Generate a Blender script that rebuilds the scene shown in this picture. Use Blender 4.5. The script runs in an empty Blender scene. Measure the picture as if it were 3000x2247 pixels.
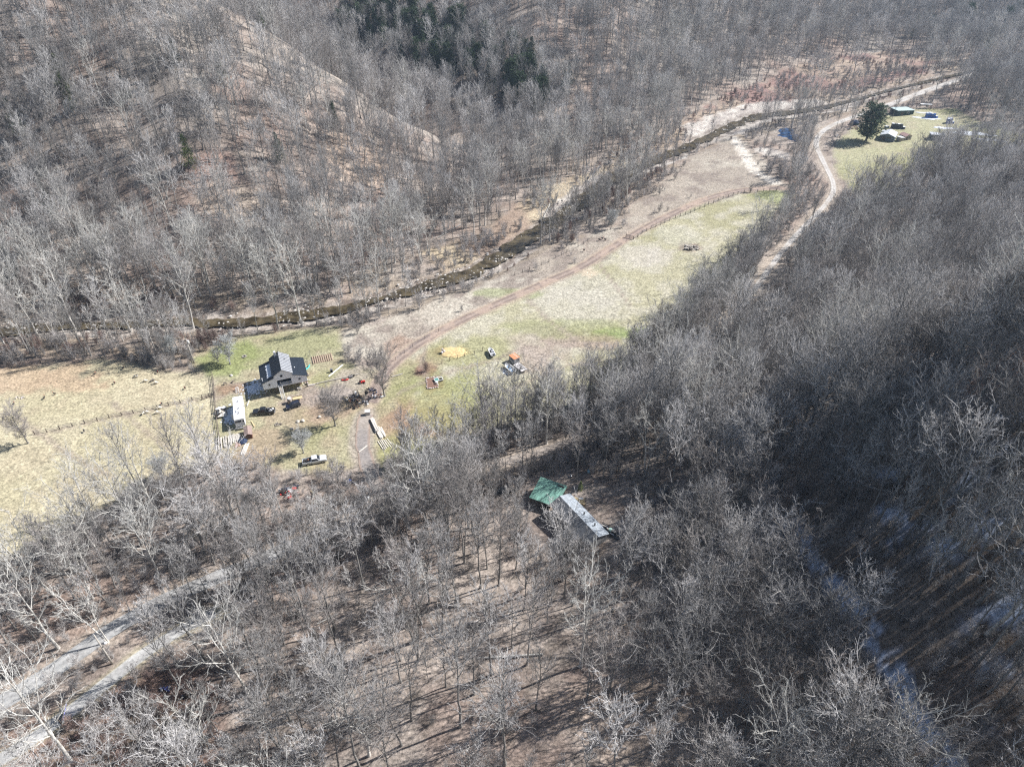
import bpy, math, random
import numpy as np
from mathutils import Vector, Matrix
# ------------------------------------------------------------------ camera, sky, sun, exposure
scene = bpy.context.scene
C = scene.collection
PITCH = math.radians(37.3); CAMZ = 120.0; FPX = 2000.0      # focal length in photograph pixels (3000 wide)
cam_d = bpy.data.cameras.new('camera'); cam = bpy.data.objects.new('camera', cam_d); C.objects.link(cam)
cam_d.sensor_width = 36.0; cam_d.lens = 24.0; cam_d.clip_start = 0.5; cam_d.clip_end = 6000
cam.location = (0, 0, CAMZ); cam.rotation_euler = (math.pi/2 - PITCH, 0, 0)
scene.camera = cam
SUN_EL = math.radians(42); SUN_AZ = math.radians(20)   # direction to the sun on the ground plane
SD = Vector((math.cos(SUN_EL)*math.cos(SUN_AZ), math.cos(SUN_EL)*math.sin(SUN_AZ), math.sin(SUN_EL)))
w = bpy.data.worlds.new('World'); scene.world = w; w.use_nodes = True
wn = w.node_tree; bg = wn.nodes['Background']
sky = wn.nodes.new('ShaderNodeTexSky'); sky.sky_type = 'NISHITA'; sky.sun_disc = False
sky.sun_elevation = SUN_EL; sky.sun_rotation = math.pi/2 - SUN_AZ; sky.altitude = 600
wn.links.new(sky.outputs[0], bg.inputs[0]); bg.inputs[1].default_value = 0.05
sl = bpy.data.lights.new('sun', 'SUN'); sl.energy = 5.0; sl.angle = math.radians(0.53); sl.color = (1.0, 0.975, 0.95)
so = bpy.data.objects.new('sun', sl); C.objects.link(so); so.rotation_euler = SD.to_track_quat('Z', 'Y').to_euler()
scene.view_settings.view_transform = 'Standard'; scene.view_settings.look = 'None'
scene.view_settings.exposure = 0.93; scene.view_settings.gamma = 1.0
cy = scene.cycles
cy.max_bounces = 4; cy.diffuse_bounces = 3; cy.glossy_bounces = 2; cy.transmission_bounces = 2; cy.transparent_max_bounces = 4
cy.volume_bounces = 0; cy.use_adaptive_sampling = True; cy.adaptive_threshold = 0.02
cy.use_denoising = False; cy.sample_clamp_indirect = 4.0
cy.pixel_filter_type = 'BLACKMAN_HARRIS'; cy.filter_width = 1.3
rnd = random.Random(7); rng = np.random.default_rng(7)

# ------------------------------------------------------------------ numpy noise
def vnoise(x, y, s=1.0, seed=0):
    x = np.asarray(x, float)/s; y = np.asarray(y, float)/s
    xi = np.floor(x).astype(np.int64); yi = np.floor(y).astype(np.int64)
    fx = x-xi; fy = y-yi; fx = fx*fx*(3-2*fx); fy = fy*fy*(3-2*fy)
    def h(a, b):
        n = (a*374761393 + b*668265263 + seed*1442695041) & 0xffffffff
        n = ((n ^ (n >> 13))*1274126177) & 0xffffffff
        return ((n ^ (n >> 16)) & 0xffff)/65535.0
    return (h(xi, yi)*(1-fx)+h(xi+1, yi)*fx)*(1-fy) + (h(xi, yi+1)*(1-fx)+h(xi+1, yi+1)*fx)*fy
def fbm(x, y, s, o=4, seed=0):
    v = 0; a = 1; t = 0
    for k in range(o):
        v = v + a*vnoise(x, y, s/2**k, seed+k*17); t += a; a *= 0.55
    return v/t
def sst(a, b, x):
    t = np.clip((x-a)/(b-a), 0, 1); return t*t*(3-2*t)
def seg_dist(x, y, pts, closed=False, want_side=False):
    x = np.asarray(x, float); y = np.asarray(y, float)
    best = np.full(x.shape, 1e9); side = np.zeros(x.shape); tt = np.zeros(x.shape)
    n = len(pts); acc = 0.0
    for i in range(n if closed else n-1):
        ax, ay = pts[i][:2]; bx, by = pts[(i+1) % n][:2]
        dx, dy = bx-ax, by-ay; L2 = dx*dx+dy*dy+1e-9
        t = np.clip(((x-ax)*dx+(y-ay)*dy)/L2, 0, 1)
        d = np.hypot(x-ax-t*dx, y-ay-t*dy); m = d < best
        best = np.where(m, d, best)
        if want_side:
            side = np.where(m, np.sign(dx*(y-ay)-dy*(x-ax)), side); tt = np.where(m, i+t, tt)
    return (best, side, tt) if want_side else best
def poly_sdf(x, y, pts):      # positive inside
    d = seg_dist(x, y, pts, True); ins = np.zeros(np.shape(x), bool); n = len(pts)
    for i in range(n):
        ax, ay = pts[i]; bx, by = pts[(i+1) % n]
        if ay == by: continue
        c = ((ay > y) != (by > y)) & (x < (bx-ax)*(y-ay)/(by-ay)+ax)
        ins ^= c
    return np.where(ins, d, -d)

# ------------------------------------------------------------------ the land
def flat(u, v, h=0.0):
    xx = (u-1500)/FPX; yy = (1123.5-v)/FPX
    d = (xx, math.cos(PITCH)+yy*math.sin(PITCH), -math.sin(PITCH)+yy*math.cos(PITCH))
    t = (h-CAMZ)/d[2]; return (d[0]*t, d[1]*t)
FOOT_R = [(-260, -20), (-120, 30), (-60, 58), (-28, 84), (8, 106), (34, 132), (66, 166), (106, 200), (160, 236), (250, 262), (420, 330), (900, 560)]
STEEP = [(46, -300), (46, 0), (47, 48), (49, 55), (52, 71), (54, 86), (52, 104), (53, 121), (60, 148), (84, 176), (127, 206), (190, 238), (420, 334), (900, 560)]
FOOT_A = [(-900, 190), (-170, 204), (-115, 208), (-77, 226), (-45, 262), (-20, 315), (-2, 352), (40, 420)]
FOOT_C = [(-900, 760), (-250, 500), (-100, 430), (0, 372), (60, 385), (120, 425), (185, 490), (260, 560), (345, 640), (520, 740), (1200, 1000)]
RIVER_PX = [(-200, 985), (113, 955), (300, 948), (430, 944), (590, 936), (700, 943), (830, 925), (973, 907), (1130, 868), (1230, 838), (1330, 812), (1420, 775), (1500, 727), (1600, 660), (1650, 625),
            (1720, 570), (1800, 512), (1900, 472), (2008, 431), (2070, 403), (2140, 366), (2195, 345), (2240, 332), (2390, 316), (2480, 296), (2570, 272), (2680, 244), (2770, 222), (2900, 196), (3050, 165)]
RIVER = [flat(u, v) for u, v in RIVER_PX]
POOL = flat(2312, 392)
def spl(k, x): return k*np.logaddexp(0, x/k)
def height(x, y):
    x = np.asarray(x, float); y = np.asarray(y, float)
    d, s, _ = seg_dist(x, y, FOOT_R, want_side=True); dr = np.where(s < 0, d, -d)
    d2, s2, _ = seg_dist(x, y, STEEP, want_side=True); d2 = np.where(s2 < 0, d2, -d2)
    hr = 0.24*spl(9, dr-12) + (spl(4, d2-2)-0.66*spl(8, d2-44))*(.20+.64*sst(152, 104, y))
    hr = hr*(1+0.10*(fbm(x, y, 60, 3, 3)-0.5)) + sst(0, 40, dr)*(fbm(x, y, 38, 3, 5)-0.5)*5
    d, s, _ = seg_dist(x, y, FOOT_A, want_side=True); da = np.where(s > 0, d, -d)
    ha = 0.56*spl(8, da-8)
    yc = 338 + (-25-x)*0.16; hc = 8 + 0.58*spl(10, -20-x)
    hb = hc - 0.62*(y-yc)
    k = 6.0; hs = -k*np.logaddexp(-ha/k, -hb/k); hs = np.maximum(hs, 0)
    hs = hs + sst(0, 30, da)*sst(0, 25, hs)*((fbm(x, y, 55, 3, 9)-0.5)*16)
    d, s, _ = seg_dist(x, y, FOOT_C, want_side=True); dc = np.where(s > 0, d, -d)
    hm = 0.46*spl(14, dc-14)*(1+0.25*(fbm(x, y, 130, 3, 12)-0.5)) + sst(0, 60, dc)*(fbm(x, y, 60, 3, 14)-0.5)*14
    rav = 4 + 0.10*np.maximum(0, -x)*sst(345, 420, y)
    h = np.maximum(np.maximum(hr, np.maximum(hs, hm)), 0)
    h = np.minimum(h, 400)
    fl = (fbm(x, y, 40, 3, 21)-0.5)*0.9 + (fbm(x, y, 7, 2, 22)-0.5)*0.12
    rd = seg_dist(x, y, RIVER)
    h = h + fl*sst(4, 18, rd)
    px_, py_ = POOL; pa = np.arctan2(y-py_, x-px_); h = h - 1.1*sst(1.15, .75, np.hypot((x-px_)/5.5, (y-py_)/13)*(1+.18*np.sin(3*pa+1)+.12*np.sin(5*pa)))
    return h - 1.5*sst(13, 5, rd)
def at(u, v, dz=0.0):          # photograph pixel -> point on the land
    xx = (u-1500)/FPX; yy = (1123.5-v)/FPX
    d = np.array((xx, math.cos(PITCH)+yy*math.sin(PITCH), -math.sin(PITCH)+yy*math.cos(PITCH)))
    t = np.arange(60, 1600, 1.5); P = d[None]*t[:, None]; z = P[:, 2]+CAMZ
    g = z - height(P[:, 0], P[:, 1]) - dz
    k = np.argmax(g < 0)
    if g[k] >= 0: k = len(t)-1
    t0 = t[max(k-1, 0)]; t1 = t[k]
    for _ in range(14):
        tm = (t0+t1)/2; p = d*tm
        if p[2]+CAMZ-float(height(p[0], p[1]))-dz < 0: t1 = tm
        else: t0 = tm
    p = d*t1; return Vector((p[0], p[1], p[2]+CAMZ-dz))
def at2(pts): return [tuple(at(u, v)[:2]) for u, v in pts]
def project(x, y, z):
    qz = z-CAMZ; F = y*math.cos(PITCH)-qz*math.sin(PITCH); U = y*math.sin(PITCH)+qz*math.cos(PITCH)
    F = np.where(F < 1, 1, F)
    return 1500+FPX*x/F, 1123.5-FPX*U/F, F

# ------------------------------------------------------------------ zones drawn on the land
FIELD_L = at2([(-260, 1080), (0, 1082), (300, 1052), (470, 1085), (560, 1092), (625, 1110), (640, 1345), (540, 1385), (420, 1425), (300, 1500), (120, 1590), (-60, 1660), (-260, 1740)])
YARD = at2([(560, 1075), (590, 1030), (700, 985), (840, 968), (985, 960), (1010, 1060), (1090, 1080), (1180, 1040), (1230, 1060), (1220, 1240), (1140, 1330), (1020, 1370), (900, 1390), (760, 1370), (640, 1350), (622, 1120)])
FIELD_R = at2([(1150, 1070), (1250, 990), (1400, 920), (1600, 845), (1760, 765), (1850, 690), (2000, 615), (2150, 570), (2280, 556), (2320, 570), (2240, 670), (2140, 790), (2020, 910), (1915, 1020), (1800, 1130), (1640, 1205), (1450, 1250), (1330, 1300), (1230, 1350), (1140, 1330)])
MEADOW = at2([(1000, 975), (1150, 930), (1280, 880), (1450, 810), (1640, 720), (1800, 660), (1870, 590), (1960, 520), (2040, 455), (2140, 400), (2200, 425), (2260, 500), (2310, 545), (2150, 568), (2000, 612), (1850, 688), (1700, 795), (1450, 895), (1230, 1000), (1150, 1060), (1060, 1060), (1000, 1020)])
CLEAR = at2([(2440, 440), (2470, 395), (2560, 350), (2680, 318), (2800, 320), (2900, 370), (3010, 395), (3020, 440), (2900, 445), (2760, 470), (2680, 500), (2620, 560), (2560, 600), (2490, 560), (2450, 500)])
SCRUB = at2([(1420, 690), (1560, 560), (1750, 500), (1850, 470), (1840, 520), (1720, 560), (1600, 640), (1500, 720), (1380, 770), (1300, 800), (1230, 740)])
BOTSCRUB = at2([(0, 2180), (200, 2080), (420, 1930), (560, 1950), (640, 2020), (620, 2247), (0, 2300)])
SHEDLOT = at2([(1500, 1480), (1560, 1400), (1680, 1380), (1800, 1420), (1880, 1500), (1880, 1600), (1700, 1620), (1560, 1560)])
FLATS = at2([(1990, 360), (2150, 270), (2380, 180), (2600, 150), (2760, 170), (2700, 215), (2560, 250), (2380, 300), (2200, 322), (2060, 380)])
ROAD = at2([(-200, 2215), (-40, 2085), (120, 1990), (240, 1905), (360, 1822), (520, 1740), (760, 1640), (950, 1560), (1130, 1480), (1330, 1385), (1600, 1325), (1800, 1235), (1960, 1130), (2090, 1000), (2180, 890), (2245, 800), (2300, 725), (2370, 650), (2430, 590), (2448, 545), (2415, 480), (2390, 430), (2392, 405), (2420, 375), (2480, 350), (2580, 318), (2700, 272), (2800, 236), (2900, 200), (3060, 150)])
ROAD_V1 = at2([(-200, 2215), (-40, 2085), (120, 1990), (240, 1905)])
ROAD_V2 = at2([(2245, 800), (2300, 725), (2320, 700)]) + [(9e3, 9e3)]
ROAD_V2 = ROAD_V2[:-1]
ROAD_V3 = at2([(2440, 560), (2448, 545), (2415, 480), (2390, 430), (2392, 405), (2420, 375), (2480, 350), (2580, 318), (2700, 272), (2800, 236)])
LANE = at2([(-120, 2300), (60, 2190), (180, 2105), (300, 2010), (420, 1915), (520, 1850), (640, 1790)])
TRACK = at2([(1085, 1180), (1120, 1100), (1160, 1055), (1220, 1010), (1300, 965), (1380, 925), (1500, 872), (1640, 810), (1710, 780), (1760, 745), (1838, 698), (1900, 662), (1980, 622), (2050, 590), (2130, 565), (2220, 552), (2330, 552), (2400, 560)])
DRIVE = at2([(1075, 1215), (1062, 1255), (1058, 1310), (1085, 1390), (1130, 1480)])
PATH = at2([(2270, 535), (2210, 500), (2180, 450), (2150, 405)])
SNOWTRACK = at2([(2310, 1540), (2360, 1620), (2430, 1700), (2520, 1810), (2590, 1910), (2650, 2020), (2700, 2120), (2780, 2260)])
GRAVEL = [(at2([(1235, 868), (1330, 836), (1430, 800), (1510, 765), (1560, 720)]), 2.6), (at2([(1610, 632), (1680, 575), (1760, 520)]), 3.0), (at2([(1800, 535), (1850, 513), (1920, 490), (1990, 455)]), 4.5),
          (at2([(2040, 385), (2150, 345), (2240, 318), (2400, 306)]), 8), (at2([(2100, 400), (2150, 385), (2230, 350), (2330, 330), (2440, 318)]), 9), (at2([(2240, 440), (2290, 455)]), 5), (at2([(0, 990), (200, 975), (330, 985)]), 1.6), (at2([(860, 945), (1000, 925), (1120, 893)]), 2.5), (at2([(2480, 312), (2600, 275)]), 4)]
# ------------------------------------------------------------------ materials and mesh helpers
MATS = {}
def mat(name, col, rough=0.8, metal=0.0, noise=0.12, nscale=3.0, spec=0.3, obj_rand=0.0, bump=0.0, coat=0.0, emit=None):
    if name in MATS: return MATS[name]
    m = bpy.data.materials.new(name); m.use_nodes = True; nt = m.node_tree; b = nt.nodes['Principled BSDF']
    b.inputs['Roughness'].default_value = rough; b.inputs['Metallic'].default_value = metal
    b.inputs['Specular IOR Level'].default_value = spec; b.inputs['Coat Weight'].default_value = coat
    tc = nt.nodes.new('ShaderNodeTexCoord'); n = nt.nodes.new('ShaderNodeTexNoise'); n.inputs['Scale'].default_value = nscale; n.inputs['Detail'].default_value = 5
    nt.links.new(tc.outputs['Object'], n.inputs['Vector'])
    mr = nt.nodes.new('ShaderNodeMapRange'); mr.inputs['From Min'].default_value = 0.3; mr.inputs['From Max'].default_value = 0.7
    mr.inputs['To Min'].default_value = 1-noise; mr.inputs['To Max'].default_value = 1+noise; nt.links.new(n.outputs['Fac'], mr.inputs['Value'])
    mx = nt.nodes.new('ShaderNodeVectorMath'); mx.operation = 'SCALE'; mx.inputs[0].default_value = col[:3]
    fac = mr.outputs[0]
    if obj_rand:
        oi = nt.nodes.new('ShaderNodeObjectInfo'); r2 = nt.nodes.new('ShaderNodeMapRange')
        r2.inputs['To Min'].default_value = 1-obj_rand; r2.inputs['To Max'].default_value = 1+obj_rand; nt.links.new(oi.outputs['Random'], r2.inputs['Value'])
        mu = nt.nodes.new('ShaderNodeMath'); mu.operation = 'MULTIPLY'; nt.links.new(fac, mu.inputs[0]); nt.links.new(r2.outputs[0], mu.inputs[1]); fac = mu.outputs[0]
    nt.links.new(fac, mx.inputs['Scale']); nt.links.new(mx.outputs[0], b.inputs['Base Color'])
    if bump:
        bp = nt.nodes.new('ShaderNodeBump'); bp.inputs['Strength'].default_value = bump; nt.links.new(n.outputs['Fac'], bp.inputs['Height']); nt.links.new(bp.outputs[0], b.inputs['Normal'])
    MATS[name] = m; return m
def mesh_np(name, V, F, smooth=False):      # V (n,3), F (m,k) or list of arrays of k-gons
    me = bpy.data.meshes.new(name); V = np.asarray(V, np.float32)
    if not isinstance(F, list): F = [F]
    F = [np.asarray(f, np.int32) for f in F if len(f)]
    me.vertices.add(len(V)); me.vertices.foreach_set('co', V.ravel())
    nl = sum(f.size for f in F); npoly = sum(len(f) for f in F)
    me.loops.add(nl); me.loops.foreach_set('vertex_index', np.concatenate([f.ravel() for f in F]))
    me.polygons.add(npoly); tot = np.concatenate([np.full(len(f), f.shape[1], np.int32) for f in F])
    me.polygons.foreach_set('loop_start', np.concatenate([[0], np.cumsum(tot)[:-1]]).astype(np.int32)); me.polygons.foreach_set('loop_total', tot)
    if smooth: me.polygons.foreach_set('use_smooth', np.ones(npoly, bool))
    me.update(calc_edges=True); return me
def link(name, me, m=None, parent=None, loc=None):
    o = bpy.data.objects.new(name, me)
    if m is not None and me is not None:
        for k in (m if isinstance(m, (list, tuple)) else [m]): me.materials.append(k)
    C.objects.link(o)
    if parent is not None: o.parent = parent
    if loc is not None: o.location = loc
    return o
def tag(o, label=None, cat=None, group=None, kind=None):
    if label: o['label'] = label
    if cat: o['category'] = cat
    if group: o['group'] = group
    if kind: o['kind'] = kind
    return o
def set_col(me, col):
    a = me.color_attributes.new('Col', 'FLOAT_COLOR', 'POINT'); c = np.ones((len(me.vertices), 4), np.float32); c[:, :3] = col; a.data.foreach_set('color', c.ravel())
def land_material(name, fine=1.0, rough=0.95, bumpd=0.25):
    m = bpy.data.materials.new(name); m.use_nodes = True; nt = m.node_tree; b = nt.nodes['Principled BSDF']; L = nt.links
    b.inputs['Roughness'].default_value = rough; b.inputs['Specular IOR Level'].default_value = 0.1
    at_ = nt.nodes.new('ShaderNodeAttribute'); at_.attribute_name = 'Col'
    tc = nt.nodes.new('ShaderNodeTexCoord')
    def nz(s, d=6, r=0.65):
        n = nt.nodes.new('ShaderNodeTexNoise'); n.inputs['Scale'].default_value = s; n.inputs['Detail'].default_value = d; n.inputs['Roughness'].default_value = r
        L.new(tc.outputs['Object'], n.inputs['Vector']); return n
    a = nz(1.6); c = nz(0.45, 6, .75)
    r1 = nt.nodes.new('ShaderNodeMapRange'); r1.inputs['From Min'].default_value = .32; r1.inputs['From Max'].default_value = .68; r1.inputs['To Min'].default_value = 1-.50*fine; r1.inputs['To Max'].default_value = 1+.42*fine
    L.new(a.outputs['Fac'], r1.inputs['Value'])
    r2 = nt.nodes.new('ShaderNodeMapRange'); r2.inputs['From Min'].default_value = .32; r2.inputs['From Max'].default_value = .68; r2.inputs['To Min'].default_value = 1-.28*fine; r2.inputs['To Max'].default_value = 1+.24*fine
    L.new(c.outputs['Fac'], r2.inputs['Value'])
    mu = nt.nodes.new('ShaderNodeMath'); mu.operation = 'MULTIPLY'; L.new(r1.outputs[0], mu.inputs[0]); L.new(r2.outputs[0], mu.inputs[1])
    sc = nt.nodes.new('ShaderNodeVectorMath'); sc.operation = 'SCALE'; L.new(at_.outputs['Color'], sc.inputs[0]); L.new(mu.outputs[0], sc.inputs['Scale'])
    L.new(sc.outputs[0], b.inputs['Base Color'])
    bp = nt.nodes.new('ShaderNodeBump'); bp.inputs['Strength'].default_value = 0.7; bp.inputs['Distance'].default_value = bumpd
    L.new(a.outputs['Fac'], bp.inputs['Height']); L.new(bp.outputs[0], b.inputs['Normal'])
    return m
# ------------------------------------------------------------------ ground sheet
ys = [-40.0]
while ys[-1] < 1500: ys.append(ys[-1] + 0.65 + 0.0045*(ys[-1]+40))
ys = np.array(ys); NX = 540; ss = np.linspace(-1.15, 1.15, NX)
GX = ss[None, :]*(110+0.85*np.maximum(ys, 0))[:, None]; GY = np.repeat(ys[:, None], NX, 1)
def mixc(c, d, m): return c*(1-m[..., None]) + np.asarray(d)[None, :]*m[..., None] if np.ndim(d) == 1 else c*(1-m[..., None]) + d*m[..., None]
TRAILS = [at2(p_) for p_ in ([(100, 1272), (138, 1266), (213, 1249), (286, 1233), (358, 1217), (427, 1203), (495, 1188), (564, 1173), (629, 1157)], [(1540, 870), (1610, 940), (1690, 1000), (1790, 1010)], [(1480, 1150), (1560, 1110), (1660, 1070), (1760, 1060)], [(1170, 1150), (1240, 1120), (1330, 1085), (1430, 1060), (1560, 1010)], [(640, 1120), (740, 1125), (890, 1145), (1010, 1128)], [(640, 1165), (700, 1150), (790, 1160)],
 [(1700, 700), (1790, 820), (1850, 900)], [(1250, 1010), (1235, 1060), (1250, 1110)], [(330, 1180), (420, 1260), (520, 1330)], [(60, 1230), (200, 1330), (330, 1400)])]
SLOPE_SHADE = at2([(2290, 1480), (2500, 1420), (2700, 1230), (2860, 1150), (3100, 1180), (3150, 2350), (2480, 2350), (2420, 2150), (2440, 1900), (2330, 1640)])
SNOWP2 = at2([(2640, 1330), (2860, 1180), (3100, 1180), (3150, 2000), (2900, 2100), (2800, 1800), (2620, 1500)])
REDP = [(at2([(300, 2247), (430, 2120), (560, 2080), (600, 2247)]), (.20, .10, .08), 2)]
def edge(x, y, poly, wob=3.0, soft=1.2, s=9, seed=0):
    d = poly_sdf(x, y, poly) + (fbm(x, y, s, 4, seed)-0.5)*2*wob
    return sst(-soft, soft, d)
def landcol(x, y):
    n1 = fbm(x, y, 26, 5, 31); n2 = fbm(x, y, 6, 4, 32); n3 = fbm(x, y, 70, 3, 33); n4 = fbm(x, y, 2.4, 3, 34)
    c = mixc(np.broadcast_to(np.array((.34, .29, .25)), x.shape+(3,)), (.22, .18, .155), sst(.4, .62, n2))
    c = mixc(c, (.31, .225, .185), sst(.53, .66, n1)*.4); c = mixc(c, (.36, .33, .29), sst(.52, .7, n3)*.6)
    c = mixc(c, (.14, .12, .10), sst(.60, .72, n4)*.5)
    rd = seg_dist(x, y, RIVER)
    bank = sst(30, 14, rd+8*(n1-.5))*sst(1, 0.2, np.abs(height(x, y))/6)
    c = mixc(c, (.33, .27, .20), bank*.6*sst(.35, .6, n2))
    def field(poly, base, alt, alt2, wob=3, lo=.42, hi=.62, m2=.5):
        nonlocal c
        m = edge(x, y, poly, wob, 1.5, 9, 3)
        g = mixc(np.broadcast_to(np.array(base), x.shape+(3,)), alt, sst(lo, hi, n1)); g = mixc(g, alt2, sst(.48, .66, n2)*m2)
        c = mixc(c, g, m)
    field(MEADOW, (.44, .40, .335), (.34, .295, .245), (.25, .21, .18), 4, lo=.36, hi=.58, m2=.9)
    field(SCRUB, (.42, .35, .25), (.30, .23, .18), (.2, .15, .12), 5)
    field(FLATS, (.36, .29, .23), (.26, .17, .15), (.2, .15, .12), 6)
    field(FIELD_L, (.46, .41, .285), (.42, .375, .25), (.39, .33, .23), 2.5)
    field(FIELD_R, (.37, .345, .235), (.315, .295, .185), (.44, .41, .33), 3, m2=.7)
    field(YARD, (.345, .32, .21), (.29, .275, .155), (.34, .27, .19), 2.5, m2=.5)
    field(CLEAR, (.35, .335, .215), (.29, .28, .155), (.38, .33, .24), 3)
    field(BOTSCRUB, (.23, .18, .14), (.16, .10, .085), (.27, .17, .14), 4)
    def blob(u, v, r, col, k=.8, wob=.5, ry=None):
        nonlocal c
        px_, py_ = at2([(u, v)])[0]; q = np.hypot((x-px_)/r, (y-py_)/(ry or r)) + (n2-.5)*wob*2+(n4-.5)*.5
        c = mixc(c, col, sst(1.1, .75, q)*k)
    for a in [(1250, 1215, 11, (.31, .21, .15), .6), (1190, 1240, 9, (.31, .20, .145), .6), (985, 1185, 8, (.33, .23, .18), .6), (900, 1172, 8, (.27, .255, .25), .8, .5, 3.4), (960, 1152, 9, (.29, .265, .25), .7, .5, 3.4), (890, 1200, 9, (.34, .25, .19), .5), (1030, 1120, 6, (.36, .31, .27), .7),
              (760, 1310, 8, (.33, .23, .17), .5), (660, 1140, 3, (.27, .17, .12), .7), (700, 1135, 2.4, (.27, .17, .12), .7), (1175, 1020, 6, (.29, .19, .14), .6), (1245, 1085, 3.2, (.20, .11, .09), .9), (1268, 1122, 3.2, (.19, .10, .08), .95, .3),
              (1262, 1050, 5, (.33, .24, .16), .5), (1330, 1032, 4.6, (.50, .38, .19), .95, .35, 3.4), (1297, 1030, 3, (.25, .17, .11), .8), (1180, 1330, 9, (.30, .30, .12), .6), (1750, 985, 15, (.22, .265, .10), .6, .7, 3), (1830, 972, 10, (.20, .25, .09), .7, .7, 2.5),
              (1700, 1000, 12, (.30, .20, .18), .5, .8, 5), (1560, 1050, 9, (.33, .26, .23), .6), (1600, 1010, 12, (.36, .30, .26), .5), (2025, 725, 4.5, (.22, .16, .13), .85), (1890, 750, 11, (.47, .43, .38), .6), (1990, 690, 10, (.44, .42, .34), .5), (1700, 870, 18, (.46, .43, .37), .55),
              (1725, 798, 3.4, (.52, .44, .33), .9, .3), (1685, 785, 3.5, (.50, .44, .33), .8), (700, 1050, 14, (.245, .255, .125), .5, .5, 6), (860, 1010, 14, (.245, .255, .125), .5, .5, 8), (660, 1050, 9, (.21, .25, .09), .6), (60, 1110, 26, (.42, .27, .19), .45, .8, 8), (1490, 860, 14, (.24, .27, .12), .6, .5, 4), (1650, 960, 22, (.25, .27, .12), .45, .6, 5),
              (2265, 575, 8, (.27, .29, .14), .8), (1380, 1030, 14, (.27, .27, .13), .5, .6, 8), (1300, 1170, 12, (.27, .28, .12), .6), (680, 260, 9, (.33, .20, .16), .3), (870, 1590, 8, (.40, .34, .29), .6), (700, 1620, 9, (.38, .32, .28), .5), (300, 1770, 20, (.24, .165, .13), .5, .6, 8),
              (630, 510, 10, (.33, .19, .15), .4), (30, 640, 14, (.30, .19, .15), .4), (1050, 470, 16, (.40, .31, .24), .6), (700, 590, 16, (.42, .35, .28), .6, .6, 8), (3000, 1100, 9, (.44, .27, .20), .7), (2140, 2070, 26, (.36, .28, .22), .5)]:
        blob(*a)
    for pl in TRAILS:
        q = seg_dist(x, y, pl)/.7 + (n4-.5)*1.6+(n2-.5); c = mixc(c, (.29, .235, .20), sst(1.3, .5, q)*.6)
    for pl, wd in GRAVEL:
        q = seg_dist(x, y, pl)/wd + (n2-.5)*1.2 + (n4-.5)*.6
        g = mixc(np.broadcast_to(np.array((.52, .48, .43)), x.shape+(3,)), (.36, .32, .29), sst(.42, .62, n4)); c = mixc(c, g, sst(1.15, .8, q))
    q = rd + (n2-.5)*3; c = mixc(c, mixc(np.broadcast_to(np.array((.38, .34, .30)), x.shape+(3,)), (.15, .12, .10), sst(.4, .6, n4)), sst(7.5, 5.5, q)*.8)
    for pl, wd, col, k in [(ROAD, 3.3, (.40, .34, .28), .75), (LANE, 2.2, (.38, .34, .24), .7), (TRACK, 3.2, (.40, .32, .26), .6), (DRIVE, 3.6, (.335, .29, .25), .8), (PATH, 3.0, (.60, .55, .48), .95)]:
        q = seg_dist(x, y, pl)/wd + (n2-.5)*.7; c = mixc(c, col, sst(1.15, .7, q)*k)
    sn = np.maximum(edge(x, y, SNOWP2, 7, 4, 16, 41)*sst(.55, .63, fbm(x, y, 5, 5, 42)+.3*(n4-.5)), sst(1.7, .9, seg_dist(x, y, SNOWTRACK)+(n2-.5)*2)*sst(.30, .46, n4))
    c = mixc(c, (.11, .085, .065), edge(x, y, SLOPE_SHADE, 9, 6, 16, 41)*.55)  # shade of the steep slope put into the ground colour as a darker tone
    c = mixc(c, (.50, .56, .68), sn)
    return c
H0 = height(GX, GY)
nr, nc = H0.shape
idx = (np.arange(nr-1)[:, None]*nc + np.arange(nc-1)[None, :]).ravel()
me = mesh_np('ground', np.stack([GX.ravel(), GY.ravel(), H0.ravel()], 1), np.stack([idx, idx+1, idx+nc+1, idx+nc], 1), True)
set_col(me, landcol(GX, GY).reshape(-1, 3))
ground = tag(link('ground', me, land_material('ground_cover')), kind='structure')
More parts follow.
